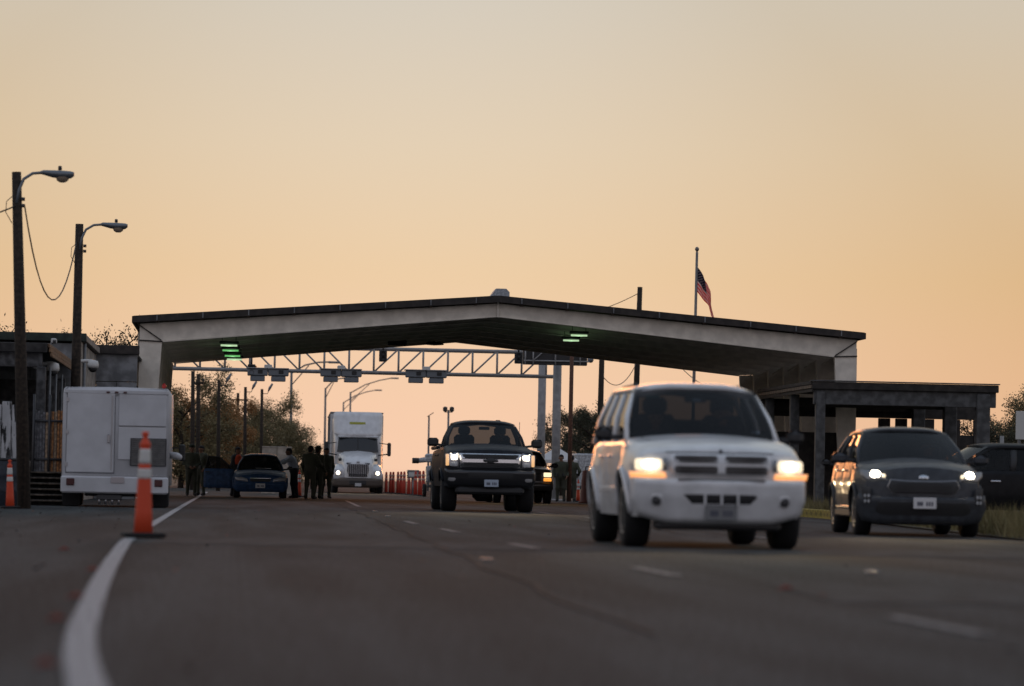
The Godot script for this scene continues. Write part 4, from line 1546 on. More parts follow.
func build_vehicles() -> void:
	lit("lamp_white", 1.0, 0.88, 0.68, 4.5)
	lit("lamp_dazzle", 1.0, 0.88, 0.70, 16.0)
	lit("lamp_amber", 1.0, 0.34, 0.03, 1.15)
	lit("lamp_soft", 1.0, 0.80, 0.50, 1.25)
	lit("lamp_dim", 0.9, 0.9, 0.8, 0.9)
	build_white_suv()
	build_dark_pickup()
	build_grey_crossover()
	build_semi_truck()
	build_box_van()
	build_blue_sedan()
	build_parked_cars()

func build_white_suv() -> void:
	var D := 35.6
	var wp: Material = mats.white_paint
	var car := make_car({"called": "white_suv", "label": "white sport utility vehicle with glowing headlights and amber signals on the road", "category": "car",
		"where": V(gx(719.5, D), 0, -D), "white_posts": true, "L": 4.85, "W": 0.90, "R": 0.385, "tyre_w": 0.28, "clear": 0.33, "bow": 0.16, "rc": 0.12, "crown": 0.05,
		"top": [[0, 0.985], [0.12, 1.03], [0.6, 1.10], [1.35, 1.155], [1.45, 1.15], [4.6, 1.16], [4.85, 1.08]],
		"lean": [[0.3, 0.10], [0.55, 0.02], [0.75, 0.0], [0.9, 0.015], [0.98, 0.06], [1.05, 0.12]],
		"sect": [[0.2, 0.95], [0.5, 1.0], [0.85, 1.0], [1.1, 0.96], [1.2, 0.93]],
		"wheels": [0.86, 3.8], "arch": 0.46, "flare": 0.06, "spokes": 5, "paint": wp,
		"rear_lean": [[0.3, 0.0], [1.2, 0.1]],
		"cab": {"a0": [1.38, 1.165], "a1": [2.12, 1.685], "r1": [4.42, 1.70], "r0": [4.78, 1.15], "dome": 0.075, "wb": 0.81, "wr": 0.665, "bow": 0.14, "posts": [0.36, 0.68], "d_w": 0.11, "a_w": 0.042},
		"mirror": [0.19, 0.15, 0.10], "mirror_up": 0.03})
	var t: Node3D = car.node
	doors(car, [1.42, 2.45, 3.28], 0.42, 1.08, wp, mats.white_paint)
	# bumper: a broad moulding across the nose with a lower lip
	fpanel(car, "bumper", PackedVector2Array([Vector2(-0.90, 0.74), Vector2(-0.91, 0.5), Vector2(-0.84, 0.34), Vector2(-0.55, 0.26), Vector2(0.55, 0.26), Vector2(0.84, 0.34), Vector2(0.91, 0.5), Vector2(0.90, 0.74), Vector2(0.5, 0.735), Vector2(-0.5, 0.735)]), wp, 0.12, 0.05, 0.035)
	# grille: frame with a cross bar, four dark openings
	fpanel(car, "grille_frame", PackedVector2Array([Vector2(-0.47, 0.755), Vector2(0.47, 0.755), Vector2(0.53, 0.82), Vector2(0.53, 0.95), Vector2(0.46, 0.985), Vector2(-0.46, 0.985), Vector2(-0.53, 0.95), Vector2(-0.53, 0.82)]), wp, 0.07, 0.02, 0.025)
	var dark := mt("grille_dark", 0.075, 0.068, 0.066, 0.6)
	for s in [-1, 1]:
		for yr in [[0.883, 0.965], [0.775, 0.858]]:
			var g := round_rect(0.038, yr[0], 0.48, yr[1], 0.025)
			var f := fpanel(car, "grille_opening", g if s > 0 else mirrored(g), dark, 0.004, 0.012, 0.05, 0.071)
			for k in 3:
				var y := lerpf(yr[0], yr[1], (k + 0.7) / 3.4)
				var q: Vector3 = car.front.call(s * 0.25, y)
				bx("grille_slat", V(s * 0.25, y, q.z + 0.078), V(0.38, 0.007, 0.01), mats.black_plastic, f, 0.0)
	# lamps: white lens above, amber below, grey corner piece
	headlamp(car, round_rect(0.60, 0.805, 0.87, 0.925, 0.03), "lamp_soft", 2.5, Vector3(0, -0.05, 1), 0.05)
	fpair(car, "lamp_core", disc(0.725, 0.865, 0.085, 0.048), mats.lamp_white, 0.012, 0.02, 0.04, 0.05)
	for k in 5:
		fpair(car, "lens_rib", round_rect(0.62 + k * 0.055, 0.805, 0.626 + k * 0.055, 0.93, 0.002), mats.lens, 0.006, 0.002, 0.05, 0.052)
	for l in fpair(car, "signal_lamp", PackedVector2Array([Vector2(0.55, 0.715), Vector2(0.91, 0.72), Vector2(0.93, 0.79), Vector2(0.57, 0.79)]), mats.lamp_amber, 0.05, 0.015, 0.04):
		l.name = "signal_lamp"
	fpair(car, "corner_lens", round_rect(0.545, 0.80, 0.592, 0.935, 0.012), mt("lamp_bowl", 0.25, 0.25, 0.25, 0.25, 0.5), 0.05, 0.012, 0.04)
	# bumper details
	fpanel(car, "air_intake", PackedVector2Array([Vector2(-0.40, 0.57), Vector2(-0.30, 0.465), Vector2(0.30, 0.465), Vector2(0.40, 0.57), Vector2(0.2, 0.575), Vector2(-0.2, 0.575)]), mats.black_plastic, 0.006, 0.01, 0.05, 0.119)
	for x in [-0.2, -0.03, 0.14]:
		var q: Vector3 = car.front.call(x, 0.51)
		bx("intake_bar", V(x + 0.03, 0.513, q.z + 0.13), V(0.022, 0.11, 0.02), wp, t, 0.005)
	fpair(car, "fog_lamp_recess", disc(0.66, 0.50, 0.075), wp, 0.012, 0.02, 0.03, 0.117)
	for s in [-1, 1]:
		var q: Vector3 = car.front.call(s * 0.66, 0.5)
		var st := S()
		lathe(st, [[0.052, 0.0], [0.05, 0.012], [0.035, 0.02], [0.003, 0.022]], 16, Transform3D(Basis(Vector3.RIGHT, PI / 2), V(s * 0.66, 0.5, q.z + 0.125)))
		put("fog_lamp", st, mats.dark_metal, t)
		fpanel(car, "tow_slot", round_rect(s * 0.46 - 0.05, 0.33, s * 0.46 + 0.05, 0.36, 0.01), mats.black_plastic, 0.006, 0.01, 0.05, 0.116)
	plate(car, 0.0, 0.385, 0.33, 0.16, 0.14, mt("plate_dull", 0.16, 0.165, 0.17, 0.6))
	bx("valance", V(0, 0.25, -0.25), V(1.3, 0.1, 0.3), mats.black_plastic, t, 0.03)
	# shut lines: hood edge, bumper joint, fender joints
	fpanel(car, "hood_shut_line", PackedVector2Array([Vector2(-0.56, 0.990), Vector2(0.56, 0.990), Vector2(0.56, 1.0), Vector2(-0.56, 1.0)]), mats.black_plastic, 0.002, 0.002, 0.08, 0.004)
	for s in [-1, 1]:
		tb("fender_shut_line", [V(s * 0.60, 1.035, -0.26), V(s * 0.645, 1.115, -0.75), V(s * 0.69, 1.165, -1.35)], 0.006, mats.black_plastic, t, 4)
		fpanel(car, "bumper_joint", round_rect(s * 0.72 - 0.18, 0.703, s * 0.72 + 0.18, 0.713, 0.004), mats.black_plastic, 0.004, 0.004, 0.05, 0.05)
	bx("bumper_step_pad", V(0, 0.715, car.front.call(0, 0.7).z + 0.09), V(0.9, 0.012, 0.03), mats.black_plastic, t, 0.003)
	# small badge on the hood edge
	var q2: Vector3 = car.front.call(0, 0.99)
	var st2 := S()
	lathe(st2, [[0.018, 0.0], [0.02, 0.006], [0.003, 0.01]], 10, Transform3D(Basis(Vector3.RIGHT, PI / 2.6), V(0, 1.012, q2.z + 0.03)))
	put("hood_badge", st2, mats.dark_metal, t)
	# hood crease lines, wipers, stickers on the screen, side moulding, roof rails
	for s in [-1, 1]:
		tb("wiper", [V(s * 0.06 - 0.3, 1.175, -1.40), V(s * 0.06 + 0.28, 1.19, -1.41)], 0.012, mats.black_plastic, t, 5)
		tb("roof_rail", [V(s * 0.56, 1.70, -2.6), V(s * 0.565, 1.755, -2.75), V(s * 0.565, 1.755, -4.1), V(s * 0.56, 1.70, -4.25)], 0.016, mats.black_plastic, t, 6)
		bx("side_moulding", V(s * 0.90, 0.60, -2.4), V(0.03, 0.07, 2.0), mats.white_paint, t, 0.012)
		fpanel(car, "hood_seam", round_rect(s * 0.3 - 0.002, 0.99, s * 0.3 + 0.002, 1.0, 0.001), mats.black_plastic, 0.0, 0.01)
	var st3 := S(false)
	for k in [[-0.47, 0.86, 0.15, 0.03, 0], [0.0, 0.80, 0.09, 0.05, 1], [0.58, 0.14, 0.08, 0.035, 1]]:
		var c: Dictionary = car.p.cab
		var v: float = k[1]
		var x: float = k[0]
		var u: float = x / lerpf(c.wb, c.wr, v)
		var z: float = -lerpf(c.a0[0], c.a1[0], v) - c.bow * lerpf(1.0, 0.7, v) * u * u - 0.015
		bx("window_sticker", V(x, lerpf(c.a0[1], c.a1[1], v), z), V(k[2], k[3], 0.004), mt("sticker_teal", 0.02, 0.14, 0.12, 0.6) if k[4] == 0 else mt("sticker_pale", 0.22, 0.30, 0.38, 0.6), t, 0.0, Basis(Vector3.RIGHT, -0.95))

func build_dark_pickup() -> void:
	var D := 76.0
	var bp := dull("dark_blue_paint", 0.014, 0.018, 0.026)
	var car := make_car({"called": "dark_pickup", "label": "dark lifted pickup truck with chrome grille and lit headlights under the gantry", "category": "truck",
		"where": V(gx(489.5, D), 0, -D), "L": 5.7, "W": 1.0, "R": 0.43, "tyre_w": 0.34, "clear": 0.55, "bow": 0.14, "rc": 0.1, "crown": 0.06,
		"top": [[0, 1.30], [0.1, 1.345], [0.7, 1.40], [1.45, 1.45], [1.6, 1.43], [3.4, 1.43], [3.5, 1.38], [5.7, 1.38]],
		"lean": [[0.4, 0.12], [0.7, 0.03], [0.9, 0.0], [1.15, 0.01], [1.3, 0.06], [1.4, 0.14]],
		"sect": [[0.4, 0.97], [0.8, 1.0], [1.15, 1.0], [1.35, 0.97], [1.5, 0.94]],
		"wheels": [0.98, 4.6], "arch": 0.52, "flare": 0.05, "spokes": 6, "paint": bp, "dark_glass": false, "screen_glass": glass("clear_screen", 0.02, 0.024, 0.026, 0.7),
		"cab": {"a0": [1.5, 1.445], "a1": [2.15, 1.945], "r1": [3.25, 1.95], "r0": [3.42, 1.42], "wb": 0.88, "wr": 0.70, "bow": 0.12, "posts": [0.55], "d_w": 0.07},
		"mirror": [0.25, 0.19, 0.10], "mirror_up": 0.08})
	var t: Node3D = car.node
	doors(car, [1.55, 2.6, 3.4], 0.62, 1.36, bp, mats.black_plastic)
	# bumper and valance in black
	fpanel(car, "bumper", PackedVector2Array([Vector2(-0.99, 0.93), Vector2(-1.0, 0.66), Vector2(-0.9, 0.52), Vector2(0.9, 0.52), Vector2(1.0, 0.66), Vector2(0.99, 0.93)]), mats.black_paint, 0.14, 0.06, 0.05)
	fpanel(car, "bumper_intake", round_rect(-0.5, 0.73, 0.5, 0.86, 0.03), mats.black_plastic, 0.006, 0.012, 0.06, 0.139)
	bx("skid_plate", V(0, 0.47, -0.2), V(1.5, 0.16, 0.5), mats.black_plastic, t, 0.05)
	bx("front_axle_housing", V(-0.12, 0.38, -0.95), V(0.4, 0.3, 0.35), mats.black_plastic, t, 0.1)
	# grille with chrome surround and middle bar
	fpanel(car, "grille_surround", PackedVector2Array([Vector2(-0.66, 0.96), Vector2(0.66, 0.965), Vector2(0.68, 1.275), Vector2(-0.68, 1.275)]), mats.chrome, 0.07, 0.02, 0.06)
	for yr in [[1.152, 1.255], [0.985, 1.088]]:
		var f := fpanel(car, "grille_opening", round_rect(-0.62, yr[0], 0.62, yr[1], 0.02), mats.black_plastic, 0.006, 0.01, 0.08, 0.069)
		for k in 3:
			var y := lerpf(yr[0], yr[1], (k + 0.7) / 3.4)
			bx("grille_slat", V(0, y, car.front.call(0, y).z + 0.08), V(1.1, 0.008, 0.008), mats.dark_metal, f, 0.0)
	fpanel(car, "grille_bar", round_rect(-0.64, 1.096, 0.64, 1.144, 0.015), mats.chrome, 0.03, 0.02, 0.07, 0.072)
	# cross shaped emblem
	var em := PackedVector2Array([Vector2(-0.155, 1.095), Vector2(-0.06, 1.085), Vector2(-0.05, 1.065), Vector2(0.055, 1.065), Vector2(0.065, 1.088), Vector2(0.17, 1.098), Vector2(0.155, 1.145), Vector2(0.06, 1.155), Vector2(0.05, 1.178), Vector2(-0.055, 1.178), Vector2(-0.065, 1.152), Vector2(-0.17, 1.142)])
	fpanel(car, "grille_emblem", em, mats.black_plastic, 0.012, 0.012, 0.04, 0.102)
	fpair(car, "lamp_housing", PackedVector2Array([Vector2(0.69, 0.96), Vector2(0.98, 1.0), Vector2(0.985, 1.25), Vector2(0.70, 1.29)]), mats.alloy, 0.05, 0.02, 0.05)
	headlamp(car, round_rect(0.70, 1.10, 0.89, 1.27, 0.02), "lamp_white", 7.0, Vector3(0, -0.06, 1), 0.075)
	fpair(car, "signal_lamp", round_rect(0.90, 1.0, 0.97, 1.25, 0.015), lit("lamp_amber_dim", 1.0, 0.5, 0.12, 0.75), 0.025, 0.012, 0.05, 0.05)
	fpair(car, "low_beam_lens", round_rect(0.72, 0.99, 0.88, 1.08, 0.02), mats.plate_grey, 0.02, 0.02, 0.05, 0.05)
	fpair(car, "fog_lamp", round_rect(0.75, 0.66, 0.92, 0.74, 0.02), mt("fog_lens", 0.28, 0.28, 0.28, 0.3), 0.01, 0.012, 0.05, 0.139)
	# hood bulge with dark inlet
	bx("hood_inlet", V(0, 1.335, -0.16), V(1.2, 0.05, 0.1), mats.black_plastic, t, 0.02)
	plate(car, 0.02, 0.63, 0.31, 0.155, 0.165, mt("plate_blue_white", 0.36, 0.42, 0.50, 0.5))
	tb("antenna", [V(0.72, 1.44, -1.3), V(0.73, 2.0, -1.35)], 0.006, mats.black_plastic, t, 5)
	bx("cab_lamp", V(0.35, 2.03, -2.7), V(0.1, 0.05, 0.1), mats.black_plastic, t, 0.01)
	# bed walls stand above the body, tailgate closes it
	for s in [-1, 1]:
		bx("bed_rail", V(s * 0.93, 1.42, -4.6), V(0.1, 0.08, 2.2), bp, t, 0.02)

func build_grey_crossover() -> void:
	var D := 48.4
	var gp := dull("slate_paint", 0.058, 0.064, 0.073)
	gp.clearcoat = 0.25
	gp.clearcoat_roughness = 0.1
	var car := make_car({"called": "grey_crossover", "label": "slate grey crossover with dazzling headlights and white plate beside the verge", "category": "car",
		"where": V(gx(923.5, D), 0, -D), "turn": -0.06, "L": 4.35, "W": 0.885, "R": 0.34, "tyre_w": 0.24, "clear": 0.28, "bow": 0.26, "rc": 0.13, "crown": 0.07,
		"top": [[0, 0.91], [0.15, 0.96], [0.6, 1.01], [1.1, 1.04], [1.3, 1.05], [3.9, 1.10], [4.2, 1.06], [4.35, 0.95]],
		"lean": [[0.2, 0.10], [0.5, 0.0], [0.75, 0.02], [0.95, 0.12], [1.02, 0.22]],
		"sect": [[0.2, 0.95], [0.5, 1.0], [0.8, 0.99], [1.0, 0.95], [1.2, 0.90]],
		"wheels": [0.92, 3.6], "arch": 0.41, "flare": 0.02, "spokes": 5, "paint": gp, "lip_mat": mats.black_plastic, "front_pinch": 0.10,
		"cab": {"a0": [1.15, 1.06], "a1": [2.0, 1.485], "r1": [3.8, 1.48], "r0": [4.2, 1.10], "wb": 0.775, "wr": 0.625, "bow": 0.2, "posts": [0.42, 0.78], "d_w": 0.1, "a_w": 0.05},
		"mirror": [0.24, 0.15, 0.08], "mirror_mat": gp, "mirror_up": 0.04})
	var t: Node3D = car.node
	doors(car, [1.35, 2.35, 3.25], 0.38, 1.05, gp, mats.chrome)
	fpanel(car, "bumper", PackedVector2Array([Vector2(-0.90, 0.60), Vector2(-0.92, 0.40), Vector2(-0.84, 0.22), Vector2(-0.6, 0.17), Vector2(0.6, 0.17), Vector2(0.84, 0.22), Vector2(0.92, 0.40), Vector2(0.90, 0.60), Vector2(0.55, 0.56), Vector2(-0.55, 0.56)]), gp, 0.07, 0.06, 0.05)
	fpanel(car, "lower_intake", PackedVector2Array([Vector2(-0.62, 0.52), Vector2(-0.70, 0.36), Vector2(-0.55, 0.28), Vector2(0.55, 0.28), Vector2(0.70, 0.36), Vector2(0.62, 0.52)]), mats.black_plastic, 0.006, 0.02, 0.06, 0.068)
	fpanel(car, "skid_strip", round_rect(-0.6, 0.20, 0.6, 0.245, 0.02), mats.dark_metal, 0.012, 0.02, 0.06, 0.06)
	# grille: pinched in the middle, chrome line round it
	var gpoly := PackedVector2Array([Vector2(-0.44, 0.62), Vector2(0.44, 0.62), Vector2(0.50, 0.70), Vector2(0.46, 0.79), Vector2(0.2, 0.775), Vector2(-0.2, 0.775), Vector2(-0.46, 0.79), Vector2(-0.50, 0.70)])
	fpanel(car, "grille_surround", Geometry2D.offset_polygon(gpoly, 0.014)[0], mt("satin_trim", 0.22, 0.22, 0.23, 0.4, 0.6), 0.035, 0.015, 0.05)
	var gr := fpanel(car, "grille", gpoly, mats.black_plastic, 0.004, 0.012, 0.05, 0.034)
	for k in 4:
		var y := 0.645 + k * 0.035
		bx("grille_slat", V(0, y, car.front.call(0, y).z + 0.043), V(0.8, 0.008, 0.008), mats.dark_metal, gr, 0.0)
	fpanel(car, "badge_oval", disc(0, 0.835, 0.07, 0.033), mats.chrome, 0.02, 0.012, 0.03)
	fpair(car, "lamp_lens", PackedVector2Array([Vector2(0.50, 0.79), Vector2(0.78, 0.77), Vector2(0.86, 0.86), Vector2(0.86, 0.93), Vector2(0.62, 0.91)]), mt("lamp_bowl", 0.25, 0.25, 0.25, 0.25, 0.5), 0.03, 0.015, 0.04)
	headlamp(car, disc(0.67, 0.865, 0.085, 0.06), "lamp_dazzle", 4.0, Vector3(-0.01, -0.05, 1), 0.06)
	fpair(car, "inner_lamp", disc(0.555, 0.85, 0.03, 0.03), mats.lamp_soft, 0.055, 0.012, 0.03)
	# tall fog lamp clusters at the corners
	fpair(car, "fog_cluster", PackedVector2Array([Vector2(0.70, 0.42), Vector2(0.84, 0.45), Vector2(0.86, 0.70), Vector2(0.74, 0.68)]), mats.black_plastic, 0.02, 0.015, 0.05, 0.055)
	for s in [-1, 1]:
		for k in 4:
			var x: float = s * (0.765 + (k % 2) * 0.045)
			var y := 0.49 + (k / 2) * 0.075
			var q: Vector3 = car.front.call(x, y)
			bx("fog_lamp", V(x, y, q.z + 0.08), V(0.034, 0.05, 0.03), mats.plate_grey, t, 0.012)
	plate(car, 0.0, 0.475, 0.32, 0.155, 0.10, mt("plate_white", 0.60, 0.60, 0.60, 0.5))
	for s in [-1, 1]:
		tb("roof_rail", [V(s * 0.55, 1.45, -2.2), V(s * 0.555, 1.51, -2.35), V(s * 0.555, 1.515, -3.5), V(s * 0.55, 1.45, -3.65)], 0.02, mats.alloy, t, 6)
		tb("wiper", [V(s * 0.1 - 0.3, 1.075, -1.17), V(s * 0.1 + 0.25, 1.08, -1.17)], 0.012, mats.black_plastic, t, 5)
		bx("sill_cladding", V(s * 0.86, 0.32, -2.25), V(0.06, 0.12, 1.9), mats.black_plastic, t, 0.02)
		bx("door_trim", V(s * 0.885, 0.40, -2.25), V(0.02, 0.03, 1.7), mats.chrome, t, 0.006)

func build_semi_truck() -> void:
	var D := 168.0
	var t := thing("semi_truck", "white semi truck with roof fairing and long trailer coming under the truss", "truck", V(gx(357.5, D), 0, -D), -0.018)
	var wp: Material = mats.white_paint
	# trailer box behind
	bx("trailer_box", V(-0.02, 2.45, -12.5), V(2.6, 2.95, 14.0), worn("trailer_white", 0.6, 0.6, 0.6, 0.6, 4.0, 0.9), t, 0.04)
	bx("trailer_top_rail", V(-0.02, 3.96, -12.5), V(2.64, 0.08, 14.05), mats.steel_grey, t, 0.02)
	for s in [-1, 1]:
		for k in 6:
			bx("trailer_post", V(s * 1.31 - 0.02, 2.45, -5.6), V(0.02, 2.8, 0.06), mats.steel_grey, t, 0.004).position.z = -2.2 * k
	# cab and sleeper
	var st := S()
	var rings := []
	for q in [[2.25, 0.9, 2.70, 1.08], [2.4, 0.9, 2.85, 1.12], [2.8, 0.9, 3.10, 1.18], [3.4, 0.9, 3.70, 1.22], [4.3, 0.9, 3.86, 1.24], [5.0, 0.9, 3.88, 1.24]]:
		var ring := []
		for k in [[-1, 0], [-1, 0.55], [-0.985, 0.9], [-0.93, 0.97], [-0.8, 1.0], [0, 1.01], [0.8, 1.0], [0.93, 0.97], [0.985, 0.9], [1, 0.55], [1, 0]]:
			ring.append(V(k[0] * q[3], lerpf(q[1], q[2], k[1]), -q[0]))
		rings.append(ring)
	loft(st, rings, false)
	cap(st, rings[0], true)
	cap(st, rings[5], false)
	put("cab", st, wp, t)
	# roof fairing: convex shield above the windshield
	st = S()
	var fair := func(x: float, y: float) -> Vector3:
		return V(x, y, -1.95 - (y - 2.75) * 0.55 - 0.42 * pow(absf(x) / 1.2, 2.6))
	pillow(st, PackedVector2Array([Vector2(-1.16, 2.86), Vector2(-0.9, 2.72), Vector2(0.9, 2.72), Vector2(1.16, 2.86), Vector2(1.2, 3.86), Vector2(1.1, 3.96), Vector2(-1.1, 3.96), Vector2(-1.2, 3.86)]), fair, V(0, 0, 1), 0.12, 0.12, 0.12)
	put("roof_fairing", st, wp, t)
	st = S()
	pillow(st, round_rect(-0.42, 3.34, 0.36, 3.46, 0.02), fair, V(0, 0, 1), 0.02, 0.02, 0.12, 0.12)
	put("name_strip", st, mt("yellow_green", 0.30, 0.30, 0.03, 0.6), t)
	# windshield
	st = S()
	var scr := func(x: float, y: float) -> Vector3:
		return V(x, y, -1.66 - (y - 1.95) * 0.42 - 0.2 * pow(absf(x) / 1.0, 2.2))
	pillow(st, PackedVector2Array([Vector2(-1.0, 1.98), Vector2(1.0, 1.98), Vector2(0.94, 2.68), Vector2(-0.94, 2.68)]), scr, V(0, 0, 1), 0.03, 0.03, 0.1)
	put("windshield", st, mt("truck_glass", 0.02, 0.022, 0.025, 0.05), t)
	bx("windshield_post", V(0, 2.34, -1.80), V(0.05, 0.66, 0.03), mats.black_plastic, t, 0.01, Basis(Vector3.RIGHT, -0.4))
	bx("sun_visor", V(0, 2.74, -2.05), V(2.0, 0.06, 0.25), wp, t, 0.03)
	# hood narrowing to the grille, fenders over the wheels
	st = S()
	rings = []
	for q in [[0.06, 0.62, 1.42], [0.25, 0.70, 1.58], [0.8, 0.78, 1.80], [1.5, 0.92, 2.0], [1.95, 0.98, 2.06]]:
		var ring := []
		for k in [[-1, 0], [-1, 0.6], [-0.93, 0.88], [-0.7, 0.98], [0, 1.03], [0.7, 0.98], [0.93, 0.88], [1, 0.6], [1, 0]]:
			ring.append(V(k[0] * q[1], lerpf(0.75, q[2], k[1]), -q[0]))
		rings.append(ring)
	loft(st, rings, false)
	cap(st, rings[0], true)
	put("hood", st, wp, t)
	for s in [-1, 1]:
		st = S()
		rings = []
		for q in [[0.10, 0.70, 1.10], [0.3, 0.66, 1.24], [0.7, 0.72, 1.36], [1.2, 0.82, 1.42], [1.7, 0.80, 1.38]]:
			var ring := []
			for k in [[0.5, 0.0], [1.16, 0.0], [1.19, 0.5], [1.13, 0.85], [1.0, 1.0], [0.5, 1.1]]:
				ring.append(V(s * k[0], lerpf(q[1], q[2], k[1]), -q[0]))
			rings.append(ring)
		loft(st, rings, true)
		put("fender", st, wp, t)
		for z in [-1.15, -5.6, -6.9, -16.0, -17.3]:
			wheel_part(t, s * 1.08, 0.5, z, 0.3, 8)
		st = S()
		lathe(st, [[0.10, 0.0], [0.095, 0.03], [0.05, 0.05], [0.003, 0.055]], 14, Transform3D(Basis(Vector3.RIGHT, PI / 2), V(s * 0.95, 0.98, -0.10)))
		put("headlamp", st, mats.lamp_white, t)
		bx("lamp_bezel", V(s * 0.93, 0.98, -0.13), V(0.42, 0.28, 0.1), mats.chrome, t, 0.05)
		st = S(false)
		bx("side_mirror", V(s * 1.52, 2.15, -1.9), V(0.18, 0.66, 0.14), mats.black_plastic, t, 0.05)
		bar(st, V(s * 1.45, 1.92, -1.92), V(s * 1.0, 1.85, -2.0), 0.06, 0.06)
		bar(st, V(s * 1.45, 2.4, -1.92), V(s * 1.05, 2.45, -2.1), 0.04, 0.04)
		put("mirror_arm", st, mats.black_plastic, t)
		bx("hood_mirror", V(s * 0.86, 1.62, -0.75), V(0.16, 0.14, 0.1), mats.black_plastic, t, 0.03)
		bx("side_fairing", V(s * 1.16, 0.75, -4.2), V(0.1, 0.7, 2.4), wp, t, 0.04)
	# grille and bumper
	st = S()
	pillow(st, PackedVector2Array([Vector2(-0.44, 0.80), Vector2(0.44, 0.80), Vector2(0.54, 1.1), Vector2(0.56, 1.47), Vector2(-0.56, 1.47), Vector2(-0.54, 1.1)]), func(x: float, y: float) -> Vector3: return V(x, y, -0.04 - (y - 0.8) * 0.12), V(0, 0, 1), 0.06, 0.03, 0.08)
	var gr := put("grille", st, mats.dark_metal, t)
	for k in 11:
		var x := -0.45 + k * 0.09
		bx("grille_bar", V(x, 1.12, -0.01), V(0.03, 0.6, 0.03), mats.alloy, gr, 0.006)
	bx("grille_badge", V(0, 1.50, -0.05), V(0.14, 0.08, 0.03), mats.alloy, t, 0.01)
	st = S()
	pillow(st, PackedVector2Array([Vector2(-1.2, 0.74), Vector2(-1.22, 0.36), Vector2(-0.9, 0.28), Vector2(0.9, 0.28), Vector2(1.22, 0.36), Vector2(1.2, 0.74)]), func(x: float, y: float) -> Vector3: return V(x, y, 0.02 - 0.35 * pow(absf(x) / 1.2, 3.0)), V(0, 0, 1), 0.1, 0.06, 0.08)
	put("bumper", st, mt("bumper_bronze", 0.06, 0.045, 0.035, 0.5, 0.1), t)
	bx("bumper_intake", V(0, 0.52, 0.11), V(0.8, 0.2, 0.05), mats.black_plastic, t, 0.02)
	bx("number_plate", V(0.02, 0.42, 0.15), V(0.3, 0.15, 0.02), mats.plate_grey, t, 0.004)
	bx("chassis", V(0, 0.75, -9.5), V(1.0, 0.3, 17), mats.black_plastic, t, 0.02)
	for s in [-1, 1]:
		var sp := SpotLight3D.new()
		sp.name = "headlamp_beam"
		sp.light_energy = 8.0
		sp.light_color = Color(1.0, 0.86, 0.66)
		sp.light_size = 0.1
		sp.spot_angle = 30
		sp.spot_range = 60
		sp.shadow_enabled = true
		t.add_child(sp, true)
		sp.position = V(s * 0.95, 0.98, 0.16)
		sp.look_at_from_position(t.position + sp.position, t.position + sp.position + V(0, -0.5, 10), Vector3.UP)

